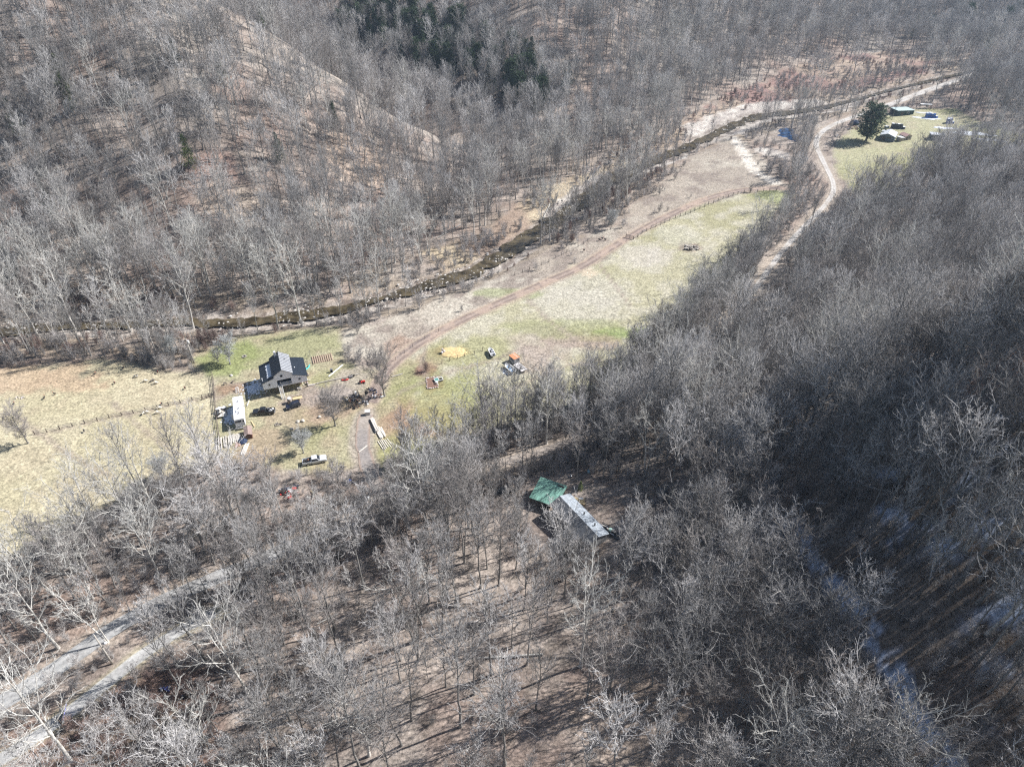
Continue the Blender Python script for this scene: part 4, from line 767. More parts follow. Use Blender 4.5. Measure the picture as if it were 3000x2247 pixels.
# ------------------------------------------------------------------ cars and trucks
def wheels(e_, xs, w_, r=.38):
    for x in xs:
        for y in (-w_, w_):
            wo = MB().lathe((x, y, r), [(r*.6, -.12), (r*.96, -.12), (r, -.08), (r, .08), (r*.96, .12), (r*.6, .12)], 18, Matrix.Rotation(math.pi/2, 4, 'X')).build('wheel', rubber, e_, True)
            MB().lathe((x, y, r), [(.02, -.128), (r*.58, -.128), (r*.58, .128), (.02, .128)], 12, Matrix.Rotation(math.pi/2, 4, 'X')).build('rim', steel, wo)
def side_prism(prof, y0, y1, top_in=.0):
    b = MB().prism(prof, y0, y1); return b
def pickup(label, p, rz, paint, cargo, group):
    e_ = thing('pickup_truck', label, 'pickup truck', p, rz, group)
    MB().prism([(2.85, .42), (2.92, .85), (2.75, 1.08), (1.25, 1.2), (-.75, 1.18), (-.75, .5), (-.75, .42)], -.97, .97).build('body', paint, e_, bevel=.05)
    c = MB()
    V = [(1.35, -.92, 1.15), (-.8, -.92, 1.15), (-.8, .92, 1.15), (1.35, .92, 1.15), (.62, -.74, 1.82), (-.62, -.74, 1.84), (-.62, .74, 1.84), (.62, .74, 1.82)]
    c.add(V, [(0, 1, 2, 3), (4, 5, 6, 7), (0, 4, 5, 1), (1, 5, 6, 2), (2, 6, 7, 3), (3, 7, 4, 0)]); c.build('cab', paint, e_, bevel=.05)
    MB().add([(1.30, -.78, 1.22), (1.30, .78, 1.22), (.70, .66, 1.78), (.70, -.66, 1.78), (1.36, -.80, 1.24), (1.36, .80, 1.24), (.73, .68, 1.81), (.73, -.68, 1.81)], [(4, 5, 6, 7), (0, 1, 5, 4), (1, 2, 6, 5), (2, 3, 7, 6), (3, 0, 4, 7)]).build('windshield', glassd, e_)
    for sy in (-1, 1): MB().add([(1.0, sy*.90, 1.24), (-.66, sy*.90, 1.24), (-.52, sy*.775, 1.74), (.6, sy*.775, 1.74), (1.0, sy*.93, 1.24), (-.66, sy*.93, 1.24), (-.52, sy*.80, 1.74), (.6, sy*.80, 1.74)], [(4, 5, 6, 7), (0, 1, 5, 4), (1, 2, 6, 5), (2, 3, 7, 6), (3, 0, 4, 7)]).build('side_window', glassd, e_)
    b = MB().box((-1.85, 0, .62), (2.15, 1.9, .16)).box((-1.85, .93, .92), (2.15, .08, .56)).box((-1.85, -.93, .92), (2.15, .08, .56)).box((-2.92, 0, .92), (.08, 1.9, .56)); b.build('truck_bed', paint, e_, bevel=.02)
    for sy in (-1, 1): MB().box((2.86, sy*.68, .83), (.1, .36, .18)).build('headlight', white, e_)
    for nm, x in (('front_bumper', 2.95), ('rear_bumper', -3.02)): MB().box((x, 0, .5), (.14, 1.85, .2)).build(nm, steel, e_, bevel=.02)
    wheels(e_, (1.85, -1.75), .88, .40)
    gg = np.random.default_rng(len(label)); k = 0
    for mm, cnt in cargo:
        b = MB()
        for _ in range(cnt): b.box((gg.uniform(-2.6, -1.1), gg.uniform(-.65, .65), gg.uniform(.85, 1.25)), (gg.uniform(.25, .7), gg.uniform(.2, .5), gg.uniform(.15, .45)), gg.uniform(0, 3))
        o = b.build('bed_cargo', mm, e_)
    return e_
pw = at(774, 1211)
pickup('black pickup truck with a loaded bed parked on the lawn beside the camper', pw, math.radians(187), blackm, [(white, 4), (dark, 5), (steel, 3)], None)
pickup('silver white pickup truck with dark load parked at the edge of the woods', at(923, 1354), math.radians(17), M_('silver_white_paint', (.62, .64, .66), rough=.3, coat=.3, noise=.05), [(dark, 9), (rust, 3)], None)
def suv(label, p, rz, paint, s=1.0, cat='suv', nm='parked_suv'):
    e_ = thing(nm, label, cat, p, rz); e_.scale = (s, s, s)
    MB().prism([(2.0, .4), (2.1, .8), (1.9, 1.0), (.95, 1.08), (-2.0, 1.08), (-2.1, .8), (-2.05, .4)], -.88, .88).build('body', paint, e_, bevel=.06)
    c = MB(); V = [(1.05, -.84, 1.05), (-2.0, -.84, 1.05), (-2.0, .84, 1.05), (1.05, .84, 1.05), (.35, -.68, 1.66), (-1.8, -.68, 1.68), (-1.8, .68, 1.68), (.35, .68, 1.66)]
    c.add(V, [(0, 1, 2, 3), (4, 5, 6, 7), (0, 4, 5, 1), (1, 5, 6, 2), (2, 6, 7, 3), (3, 7, 4, 0)]).build('cabin', paint, e_, bevel=.05)
    MB().add([(1.02, -.7, 1.12), (1.02, .7, 1.12), (.42, .6, 1.6), (.42, -.6, 1.6), (1.08, -.72, 1.13), (1.08, .72, 1.13), (.46, .62, 1.63), (.46, -.62, 1.63)], [(4, 5, 6, 7), (0, 1, 5, 4), (1, 2, 6, 5), (2, 3, 7, 6), (3, 0, 4, 7)]).build('windshield', glassd, e_)
    for sy in (-1, 1): MB().add([(.8, sy*.83, 1.12), (-1.85, sy*.83, 1.12), (-1.7, sy*.72, 1.58), (.35, sy*.72, 1.58), (.8, sy*.86, 1.12), (-1.85, sy*.86, 1.12), (-1.7, sy*.745, 1.58), (.35, sy*.745, 1.58)], [(4, 5, 6, 7), (0, 1, 5, 4), (1, 2, 6, 5), (2, 3, 7, 6), (3, 0, 4, 7)]).build('side_window', glassd, e_)
    b = MB()
    for sy in (-.55, .55): b.bar((.1, sy, 1.74), (-1.6, sy, 1.74), .05)
    b.build('roof_rack', steel, e_); wheels(e_, (1.3, -1.3), .8, .36)
    for sy in (-1, 1): MB().box((2.02, sy*.6, .8), (.1, .3, .16)).build('headlight', white, e_)
    return e_
suv('dark blue black suv parked on the gravel below the house stairs', at(860, 1193), math.radians(213), bluem, .95)
suv('dark old car half hidden by bare trees left of the green roofed shed', at(1470, 1446), math.radians(200), blackm, 1.0, 'car', 'parked_car')
suv('small pale car glimpsed on the shaded road in the right hand woods', at(2388, 682), math.radians(60), white, .95, 'car', 'parked_car')
# ------------------------------------------------------------------ small sheds and yard things
def gable_shed(label, p, rz, w_, d, h, rise, mw, mr, name='shed', win=True, ribs=7, door=True, over=.2, cat='shed'):
    e_ = thing(name, label, cat, p, rz)
    MB().prism([(-w_/2, -.3), (w_/2, -.3), (w_/2, h), (0, h+rise), (-w_/2, h)], 0, d).build('wall', mw, e_)
    k = rise/(w_/2)
    ribroof([(-w_/2-over, -over, h-over*k+.03), (0, -over, h+rise+.03), (0, d+over, h+rise+.03), (-w_/2-over, d+over, h-over*k+.03)], .06, mr, 'roof', ribs, e_)
    ribroof([(.003, -over, h+rise+.03), (w_/2+over, -over, h-over*k+.03), (w_/2+over, d+over, h-over*k+.03), (.003, d+over, h+rise+.03)], .06, mr, 'roof', ribs, e_)
    if win: f = MB().box((w_*.12, -.03, h*.68), (w_*.28, .06, h*.28)).build('window', woodd, e_); MB().box((w_*.12, -.065, h*.68), (w_*.21, .02, h*.2)).build('pane', glassd, f)
    if door: MB().box((-w_*.25, -.025, h*.42), (w_*.3, .05, h*.8)).build('door', woodd, e_)
    return e_
ps = at(731, 1286); gable_shed('small brown coop with striped pinkish roof beside the camper', ps, math.radians(20), 1.7, 3.3, 1.5, .35, browns, brownr, 'chicken_coop', ribs=8, cat='coop')
MB_ = MB
def plank_stack(name, label, u, v, rz, n, L, wd, m, cat='lumber', spread=1.6, layers=2, group=None, seed=1, dz=0):
    e_ = thing(name, label, cat, at(u, v)+Vector((0, 0, dz)), rz, group); gg = np.random.default_rng(seed)
    for l in range(layers):
        b = MB()
        for i in range(n): b.box((gg.uniform(-.4, .4), (i-(n-1)/2)*spread/n+gg.uniform(-.06, .06), .1+l*.17+gg.uniform(-.02, .02)), (L*gg.uniform(.7, 1.05), wd*gg.uniform(.7, 1.1), .13), gg.uniform(-.06, .06))
        b.build('board_layer', m, e_)
    return e_
plank_stack('lumber_pile', 'wide pile of pale weathered boards beside the fence below the camper', 656, 1296, math.radians(110), 7, 5.0, .26, woodp, spread=4.2, seed=2)
plank_stack('lumber_pile', 'grey boards laid out between the camper and the brown coop', 688, 1286, math.radians(100), 7, 3.4, .24, woodp, spread=2.6, seed=3)
plank_stack('lumber_pile', 'short brick coloured boards in the middle of the lumber yard', 698, 1303, math.radians(100), 5, 2.0, .25, mat('brick_boards', (.45, .28, .22), rough=.9), spread=1.4, seed=4, layers=1)
plank_stack('lumber_pile', 'pale boards piled at the lower tip of the lumber yard', 718, 1318, math.radians(95), 4, 4.2, .28, woodp, spread=1.2, seed=5)
e_ = thing('tarp_heap', 'dark blue tarp heaped beside the brown coop', 'tarp', at(712, 1290), .3)
def heap(rx, ry, h, seed, n=18, sub=3):
    import bmesh
    bm = bmesh.new(); bmesh.ops.create_icosphere(bm, subdivisions=sub, radius=1.0)
    for v in list(bm.verts):
        k = 1+.35*(float(fbm(v.co.x*2+seed*5, v.co.y*2+v.co.z, 1.0, 3, seed))-.5)*2; v.co = Vector((v.co.x*rx*k, v.co.y*ry*k, max(v.co.z, -.05)*h*k))
    me = bpy.data.meshes.new('heap'); bm.to_mesh(me); bm.free(); return me
link('tarp', heap(1.0, 1.9, .8, 4), tarp, e_); MB().bar((-.9, -1.2, .7), (.9, 1.4, .75), .05).build('pole', steel, e_)
# junk trailer beside the fence
e_ = thing('utility_trailer', 'flat utility trailer loaded with white scrap beside the field fence', 'trailer', at(652, 1212), math.radians(110))
MB().box((0, 0, .62), (4.0, 2.3, .12)).build('bed', woodp, e_); b = MB()
for y in (-1.15, 1.15): b.bar((-2, y, .95), (2, y, .95), .06)
for x in (-2, -.7, .7, 2):
    for y in (-1.15, 1.15): b.box((x, y, .8), (.06, .06, .4))
b.build('rail', steel, e_); wheels(e_, (-.4, .4), 1.15, .33); gg = np.random.default_rng(9)
for mm, n_ in ((white, 7), (dark, 6), (woodp, 6)):
    b = MB()
    for _ in range(n_): b.box((gg.uniform(-1.7, 1.7), gg.uniform(-.9, .9), gg.uniform(.75, 1.2)), (gg.uniform(.3, 1.3), gg.uniform(.15, .5), gg.uniform(.15, .5)), gg.uniform(0, 3))
    b.build('scrap_load', mm, e_)
def lyingpole(name, label, u0, v0, u1, v1, w_, m, cat, h=.12, sides=8):
    a = at(u0, v0); c_ = at(u1, v1); e_ = MB().bar((0, 0, h), (c_.x-a.x, c_.y-a.y, c_.z-a.z+h), w_, w_, sides).build(name, m); e_.location = a; return tag(e_, label, cat)
lyingpole('long_plank', 'white plank lying on the grass between the camper and the house shadow', 724, 1190, 735, 1160, .22, woodp, 'plank', sides=4)
lyingpole('timber_beam', 'yellow timber beam lying on the grass right of the camper', 737, 1234, 746, 1251, .26, woody, 'beam', sides=4)
lyingpole('white_pipe', 'long white pole lying across the grass right of the house', 963, 1104, 1004, 1070, .34, white, 'pole')
lyingpole('fallen_log', 'pale log lying near the driveway bend', 1052, 1325, 1076, 1306, .34, woodp, 'log')
lyingpole('fallen_log', 'silvery log lying on the grass right of the driveway tree', 1148, 1105, 1180, 1096, .40, wood, 'log')
lyingpole('fallen_log', 'short log lying near the red scrap heap in the lower woods', 912, 1440, 921, 1451, .42, woody, 'log')
lyingpole('concrete_slab', 'narrow white slab lying beside the house stoop', 900, 1131, 922, 1128, .5, stone_p, 'slab', .06, 4)
# step ladder
e_ = thing('sawhorse', 'white wooden sawhorse standing on the lawn left of the house', 'sawhorse', at(696, 1146), math.radians(20)); b = MB()
for x in (-.35, .35): b.bar((x*1.2, -.8, .02), (x*.7, .6, .9), .09).bar((x*1.2, 1.0, .02), (x*.7, .6, .9), .09)
b.bar((-.4, .6, .92), (.4, .6, .92), .12); b.build('frame', white, e_); b = MB()
for i in range(4): b.bar((-.38, -.6+i*.3, .15+i*.2), (.38, -.6+i*.3, .15+i*.2), .06)
b.build('rungs', white, e_)
# tank, table trailer
e_ = thing('water_tank', 'round tan tank with white lid beside the dark suv', 'tank', at(850, 1180), 0); MB().lathe((0, 0, 0), [(.62, 0), (.62, 1.5), (.55, 1.62)], 20).build('body', mat('tan_tank', (.40, .34, .29), rough=.7), e_, True); MB().lathe((0, 0, 1.6), [(.5, 0), (.48, .12), (.15, .18)], 20).build('lid', white, e_)
e_ = thing('work_table', 'long tan work table beside the water tank', 'table', at(873, 1172), math.radians(18)); MB().box((0, 0, .82), (2.6, 1.2, .07)).build('table_top', woody, e_)
for x in (-1.2, 1.2):
    for y in (-.5, .5): MB().box((x, y, .4), (.08, .08, .8)).build('leg', wood, e_)
MB().box((0, .58, 1.0), (2.6, .05, .3)).build('back_board', wood, e_)
def kayak(label, u, v, rz, L, m):
    e_ = thing('kayak', label, 'kayak', at(u, v), rz, 'kayaks on the lawn'); n = 15; V = []; F = []
    for i in range(n):
        s_ = i/(n-1)*2-1; w_ = .36*(1-abs(s_)**2.2)+.01; hh = .10+.12*abs(s_)**3
        V += [(s_*L/2, -w_, .22+hh*.6), (s_*L/2, -w_*.6, .03+.15*abs(s_)**4), (s_*L/2, w_*.6, .03+.15*abs(s_)**4), (s_*L/2, w_, .22+hh*.6), (s_*L/2, 0, .30+hh*.7)]
    for i in range(n-1):
        for k in range(5): a = i*5+k; b_ = i*5+(k+1) % 5; F.append((a, b_, b_+5, a+5))
    F += [(0, 1, 2, 3, 4), tuple(range(n*5-1, n*5-6, -1))]; b = MB().add(V, F); b.build('hull', m, e_, True)
    MB().lathe((0, 0, .33), [(.22, 0), (.26, .05), (.16, .06)], 16, Matrix.Diagonal((1.8, .85, 1, 1))).build('cockpit', dark, e_); return e_
kayak('turquoise kayak on the lawn right of the house', 902, 1078, math.radians(75), 2.7, teal)
kayak('red kayak on the grass between house and driveway', 1011, 1114, math.radians(10), 2.2, red)
e_ = thing('riding_mower', 'small red riding mower near the driveway', 'mower', at(1061, 1122), math.radians(10))
MB().box((.5, 0, .55), (.9, .6, .45), taper=.85).build('hood', red, e_, bevel=.06); MB().box((-.35, 0, .45), (.9, .8, .2)).build('deck', red, e_, bevel=.04); MB().box((-.45, 0, .75), (.4, .45, .35)).box((-.62, 0, 1.0), (.12, .42, .4)).build('seat', dark, e_)
MB().bar((.05, 0, .7), (-.1, 0, 1.05), .05).lathe((-.1, 0, 1.06), [(.17, 0), (.17, .03)], 12).build('steering_wheel', dark, e_); wheels(e_, (.65,), .4, .2); wheels(e_, (-.55,), .45, .3)
# garden rows
p = at(944, 1051); e_ = tag(link('garden_bed', heap(.01, .01, .01, 1, sub=1), soil), 'bed of raised brown garden rows behind the house', 'garden bed'); b = MB(); e_.location = p; e_.rotation_euler = (0, 0, math.radians(20))
for i in range(10):
    x = -2.8+i*.62; b.add([(x-.24, -2.0, -.02), (x+.24, -2.0, -.02), (x+.1, -1.9, .22), (x-.1, -1.9, .22), (x-.24, 2.0, -.02), (x+.24, 2.0, -.02), (x+.1, 1.9, .22), (x-.1, 1.9, .22)], [(0, 1, 2, 3), (7, 6, 5, 4), (1, 5, 6, 2), (0, 3, 7, 4), (3, 2, 6, 7)])
m0 = b.build('garden_row', mat('row_soil', (.33, .25, .19), rough=.95, noise=.25, nscale=4)); e_.data = m0.data; e_.data.materials.clear(); e_.data.materials.append(MATS['row_soil']); bpy.data.objects.remove(m0)
def ball(name, label, u, v, r, m, cat, fl=.8, seed=1, group=None):
    me = rock_mesh(name, seed, r, fl); me.materials.append(m); o = link(name, me); o.location = at(u, v)+Vector((0, 0, r*.4)); return tag(o, label, cat, group)
ball('pale_stone', 'round white stone alone on the lawn left of the house', 678, 1101, .38, stone_p, 'stone')
ball('tree_stump', 'pale stump with a long shadow on the grass left of the driveway tree', 936, 1223, .40, woodp, 'stump', 1.1, 2)
ball('tree_stump', 'left one of two round pale stumps near the middle of the front lawn', 873, 1236, .42, woodp, 'stump', 1, 3)
ball('tree_stump', 'right one of two round pale stumps near the middle of the front lawn', 887, 1234, .46, woodp, 'stump', 1, 4)
ball('tree_stump', 'small pale stump near the shrubs at the bottom of the front lawn', 856, 1257, .36, woodp, 'stump', 1, 5)
ball('pale_stone', 'small white stone beside the shrubs at the bottom of the front lawn', 868, 1262, .3, stone_p, 'stone', .8, 6)
def scrap(name, label, u, v, mats, n, rx, ry, seed, cat='scrap', hmax=.7, sz=(.2, .9)):
    e_ = thing(name, label, cat, at(u, v), 0); gg = np.random.default_rng(seed)
    for mm in mats:
        b = MB()
        for _ in range(n):
            x, y = gg.uniform(-rx, rx), gg.uniform(-ry, ry); z = gg.uniform(.08, hmax)*(1-.5*(abs(x)/rx+abs(y)/ry)/2)
            if gg.uniform() < .5: b.box((x, y, z), (gg.uniform(*sz), gg.uniform(*sz)*.5, gg.uniform(.06, .35)), gg.uniform(0, 3), gg.uniform(-.3, .3))
            else: q = gg.normal(0, 1, 3); q[2] *= .3; q = q/np.linalg.norm(q)*gg.uniform(.4, 1.0)*sz[1]; b.bar((x-q[0]/2, y-q[1]/2, z-q[2]/2+.1), (x+q[0]/2, y+q[1]/2, z+q[2]/2+.1), gg.uniform(.04, .1))
        b.build('scrap_piece', mm, e_)
    return e_
scrap('scrap_heap', 'heap of dark rusted metal frames between driveway and bare tree', 1038, 1180, [rust, dark, steel, woodd], 16, 1.5, 3.0, 11, hmax=.9)
scrap('scrap_heap', 'small mixed scrap heap at the left end of the rusted frames', 1014, 1172, [dark, woodp, woody], 7, .9, .9, 12)
scrap('scrap_heap', 'blue white and dark scrap piled behind the white box', 1064, 1184, [white, bluem, dark], 8, 1.4, 1.0, 13)
scrap('scrap_heap', 'dark blue and white scrap under the driveway tree', 1108, 1160, [bluem, white, steel, rust], 7, 1.6, 1.0, 14)
scrap('scrap_heap', 'dark burnt looking heap beside the driveway tree', 1085, 1145, [dark, tarp, dark], 12, 2.0, 1.4, 15)
scrap('scrap_heap', 'firewood and stones heaped against the right side of the house', 893, 1122, [stone_p, rust, woodp], 10, 1.6, 1.1, 16, hmax=.9)
scrap('scrap_heap', 'dark machinery parts at the right rear corner of the house', 897, 1100, [dark, steel, rust], 8, .9, .6, 17)
scrap('scrap_heap', 'tangle of scrap at the foot of the house porch posts', 876, 1139, [dark, white, wood], 6, .7, .6, 18)
scrap('scrap_heap', 'dark scrap near the red kayak', 1030, 1104, [dark, steel], 9, .8, .6, 19)
scrap('branch_pile', 'pile of grey cut branches in the middle of the far pasture', 2025, 727, [wood, woodd, woodp], 26, 2.6, 2.0, 20, 'branch pile', 1.0, (.2, 2.0))
scrap('scrap_heap', 'red white and blue scrap heap in the woods left of the driveway', 846, 1440, [red, white, dark, steel, tarp], 9, 2.4, 2.2, 21, hmax=1.1, sz=(.3, 1.2))
scrap('branch_pile', 'small pile of dark cuttings on the front lawn', 814, 1244, [woodd, wood], 8, .8, .5, 22, 'branch pile', .3)
scrap('stone_heap', 'low heap of pale stones in the left field', 58, 1166, [stone_p, rock_m], 9, 1.3, .7, 23, 'stones', .3, (.2, .5))
scrap('scrap_heap', 'blue and white rubbish in the brush at the lower left', 484, 2018, [mat('rag_blue', (.12, .14, .34), rough=.8), white, dark], 5, 1.0, .5, 24)
scrap('scrap_heap', 'dark blue barrel shaped rubbish under the lower left bare tree', 549, 2036, [tarp, dark], 6, .7, .5, 25)
scrap('scrap_heap', 'broken pale branch and blue rag at the bottom left', 566, 2158, [woodp, mat('rag_blue', (.12, .14, .34))], 5, 1.2, .5, 26)
scrap('scrap_heap', 'dark red and grey machinery beside the big far conifer', 2499, 377, [rust, dark, steel], 14, 4.0, 2.0, 27, hmax=1.6, sz=(.5, 2.0))
scrap('scrap_heap', 'pale scrap heap on the far lawn inside the road bend', 2446, 400, [steel, white, dark], 10, 2.6, 1.6, 28, hmax=.9, sz=(.4, 1.2))
# fire pit, small tables
e_ = thing('fire_pit', 'dark round fire pit on the lawn behind the house', 'fire pit', at(716, 1045)); b = MB()
for i in range(10): a = i*.628; b.box((.55*math.cos(a), .55*math.sin(a), .14), (.28, .22, .28), a)
b.build('stone_ring', wood, e_); MB().lathe((0, 0, 0), [(.45, 0), (.42, .1)], 12).build('ash', dark, e_)
for i, (u, v, l) in enumerate([(660, 1127, 'small dark garden table on the lawn near the field fence'), (683, 1120, 'low dark bench on the lawn left of the house')]):
    e_ = thing('garden_table', l, 'table', at(u, v), .4+i); MB().box((0, 0, .6-.2*i), (.9, .5, .06)).build('table_top', woodd, e_)
    for x in (-.38, .38):
        for y in (-.2, .2): MB().box((x, y, .3-.1*i), (.05, .05, .6-.2*i)).build('leg', woodd, e_)
e_ = thing('metal_bin', 'black metal bin beside the long white pole', 'bin', at(972, 1090), .2); MB().box((0, 0, .5), (.7, .6, 1.0), taper=.95).build('body', dark, e_, bevel=.03); MB().box((0, 0, 1.03), (.78, .68, .06)).build('lid', steel, e_)
# cage frame
e_ = thing('metal_cage', 'dark metal cage frame standing left of the driveway tree', 'cage', at(1052, 1160), math.radians(115)); b = MB()
for y in (0, 1.3):
    for z in (.05, 1.2): b.bar((-1.5, y, z), (1.5, y, z), .08)
    for x in (-1.5, -.5, .5, 1.5): b.box((x, y, .6), (.07, .07, 1.2))
for x in (-1.5, .5, 1.5): b.bar((x, 0, 1.2), (x, 1.3, 1.2), .07)
b.build('frame', dark, e_); MB().box((1.0, .6, .5), (.7, .5, .8)).build('white_sack', white, e_)
# white box and long lumber stacks
e_ = thing('storage_box', 'white topped box at the upper end of the long lumber stacks', 'box', at(1078, 1214), math.radians(8)); MB().box((0, 0, .6), (1.25, 1.0, 1.2)).build('body', steel, e_); MB().box((0, 0, 1.24), (1.4, 1.15, .08)).build('lid', white, e_)
plank_stack('lumber_stack', 'long stack of pale beams running down from the white topped box', 1098, 1248, math.radians(-66), 4, 6.5, .22, woodp, spread=1.0, layers=4, seed=31)
plank_stack('lumber_stack', 'wide stack of pale beams halfway down the driveway edge', 1115, 1268, math.radians(-62), 5, 4.5, .3, woodp, spread=1.9, layers=2, seed=32)
plank_stack('lumber_stack', 'scattered pale beams at the lower end of the lumber stacks', 1128, 1300, math.radians(-58), 6, 4.6, .2, woodp, spread=3.0, layers=1, seed=33)
# hay
me = heap(4.2, 3.0, .5, 7, sub=4); o = tag(link('straw_heap', me, straw, loc=at(1330, 1033)), 'wide flat heap of yellow straw beside the dirt track', 'straw heap')
e_ = thing('feed_sacks', 'pale sacks piled upright left of the yellow straw heap', 'sacks', at(1297, 1034)); gg = np.random.default_rng(5); b = MB()
for i in range(5): b.box((gg.uniform(-.5, .6), gg.uniform(-.5, .5), .25+.3*(i % 2)), (.6, .45, .5), gg.uniform(0, 3))
b.box((0, .1, 1.0), (.5, .45, 1.1)); b.build('sack', mat('pale_sack', (.62, .58, .58), rough=.9), e_, bevel=.06)
# stone edged bed and cold frame
e_ = thing('garden_plot', 'square brown garden plot edged with pale stones', 'garden plot', at(1266, 1122), math.radians(8)); MB().box((0, 0, .05), (3.2, 5.0, .16)).build('soil', soil, e_); gg = np.random.default_rng(8)
for i in range(20):
    t_ = i/20*4; sd = int(t_); f = t_-sd; x, y = [(-1.6+3.2*f, -2.5), (1.6, -2.5+5*f), (1.6-3.2*f, 2.5), (-1.6, 2.5-5*f)][sd]; so_ = rock_mesh('edge_stone', 90+i, gg.uniform(.14, .26)); so_.materials.append(stone_p); o = link('edge_stone', so_, None, e_); o.location = (x+gg.uniform(-.2, .2), y+gg.uniform(-.2, .2), .15)
e_ = thing('cold_frame', 'white framed cold frame with green glass beside the garden plot', 'cold frame', at(1285, 1115), math.radians(24)); b = MB()
for y in (-.75, .75): b.box((0, y, .55), (2.4, .12, .12))
for x in (-1.2, 0, 1.2): b.box((x, 0, .55), (.12, 1.6, .12))
for x in (-1.15, 1.15):
    for y in (-.7, .7): b.box((x, y, .25), (.08, .08, .5))
b.build('frame', white, e_); MB().box((-.6, 0, .56), (1.08, 1.38, .04)).build('glass_panel', mat('green_glass', (.12, .28, .24), rough=.2), e_); MB().box((.6, 0, .1), (1.08, 1.38, .1)).build('open_bin', dark, e_)
e_ = thing('white_bucket', 'white bucket standing between garden plot and cold frame', 'bucket', at(1280, 1125)); MB().lathe((0, 0, 0), [(.26, 0), (.32, .7), (.34, .72)], 16).build('body', white, e_); MB().lathe((0, 0, .72), [(.34, 0), (.34, .04)], 16).build('lid', white, e_)
# ------------------------------------------------------------------ boats
def hull(e_, L, w_, z0, m, md, mi):
    n = 12; V = []; F = []
    for i in range(n):
        s_ = i/(n-1); k = 1-max(0, (s_-.55)/.45)**2.2; k = max(k, .06); zz = z0+.15*s_**3
        V += [((s_-.5)*L, -w_*.5*k, zz+.62), ((s_-.5)*L, -w_*.38*k, z0+.12+.3*s_**4), ((s_-.5)*L, 0, z0+.28*s_**4), ((s_-.5)*L, w_*.38*k, z0+.12+.3*s_**4), ((s_-.5)*L, w_*.5*k, zz+.62), ((s_-.5)*L, w_*.40*k, zz+.62), ((s_-.5)*L*.97, w_*.34*k, z0+.32), ((s_-.5)*L*.97, -w_*.34*k, z0+.32), ((s_-.5)*L, -w_*.40*k, zz+.62)]
    q = 9
    for i in range(n-1):
        for k in range(q): F.append((i*q+k, i*q+(k+1) % q, (i+1)*q+(k+1) % q, (i+1)*q+k))
    F += [tuple(range(q))[::-1], tuple(range((n-1)*q, n*q))]; b = MB().add(V, F); b.build('hull', m, e_)
    MB().box((-.1*L, 0, z0+.36), (.72*L, w_*.62, .05)).build('deck', md, e_)
def boat(label, p, rz, L, w_, md, name='motor_boat', seats=2):
    e_ = thing(name, label, 'boat', p, rz); hull(e_, L, w_, .55, white, md, white)
    for i in range(seats): MB().box((-.25*L+i*.3*L, 0, 1.02), (.35, w_*.55, .14)).build('seat', white, e_, bevel=.03)
    MB().box((-.52*L, 0, 1.15), (.35, .3, .7)).build('outboard_motor', dark, e_, bevel=.05)
    MB().box((.02*L, w_*.15, 1.15), (.35, .5, .45), taper=.8).build('console', dark, e_)
    b = MB().bar((-.4*L, -w_*.3, .45), (.45*L, -.1, .5), .08).bar((-.4*L, w_*.3, .45), (.45*L, .1, .5), .08).bar((.4*L, 0, .5), (.72*L, 0, .45), .08); b.build('trailer_frame', steel, e_)
    for y in (-w_*.55, w_*.55): MB().lathe((-.15*L, y, .3), [(.2, -.08), (.3, -.08), (.3, .08), (.2, .08)], 14, Matrix.Rotation(math.pi/2, 4, 'X')).build('wheel', rubber, e_)
    return e_
boat('small white motor boat on a trailer alone in the green pasture', at(1440, 1038), math.radians(108), 4.2, 1.6, steel, seats=3)
boat('white boat with a blue deck beside the trailer with pale tarp', at(1493, 1085), math.radians(124), 4.6, 2.0, deck, seats=2)
e_ = thing('flatbed_trailer', 'flatbed trailer under a pale wrinkled tarp right of the blue decked boat', 'trailer', at(1524, 1083), math.radians(-54))
MB().box((0, 0, .8), (4.3, 2.2, .16)).build('bed', woodd, e_); b = MB()
nx_, ny_ = 14, 8; V = [(-2.1+4.2*i/nx_, -1.05+2.1*j/ny_, 1.02+.10*math.sin(i*1.3+j)*math.cos(j*1.7)) for i in range(nx_+1) for j in range(ny_+1)]
b.add(V, [(i*(ny_+1)+j, (i+1)*(ny_+1)+j, (i+1)*(ny_+1)+j+1, i*(ny_+1)+j+1) for i in range(nx_) for j in range(ny_)]); b.box((0, 0, .93), (4.2, 2.1, .1)); b.build('tarp', mat('pale_tarp', (.66, .63, .62), rough=.7, noise=.1), e_)
b = MB().bar((-1.2, -.6, 1.2), (1.3, .5, 1.2), .06).bar((-.9, .7, 1.2), (1.6, -.3, 1.2), .05).bar((1.2, -.9, 1.2), (1.5, .9, 1.2), .1); b.build('strap', dark, e_); wheels(e_, (-.5, .5), 1.05, .34)
e_ = thing('truck_camper', 'small boxy camper with an orange rusty roof behind the pale tarp trailer', 'camper', at(1507, 1061), math.radians(-54)); MB().box((0, 0, 1.25), (2.7, 2.1, 1.7)).build('body', mat('camper_side', (.30, .31, .33), rough=.6), e_, bevel=.05)
MB().box((0, 0, 2.14), (2.8, 2.2, .1)).build('roof', orange, e_); MB().box((0, .5, 2.2), (2.8, .16, .03)).build('roof_seam', woodp, e_); MB().box((1.36, .3, 1.5), (.03, .9, .5)).build('window', glassd, e_); MB().box((0, -1.06, 1.5), (1.0, .03, .45)).build('window', glassd, e_); wheels(e_, (0,), 1.0, .36)
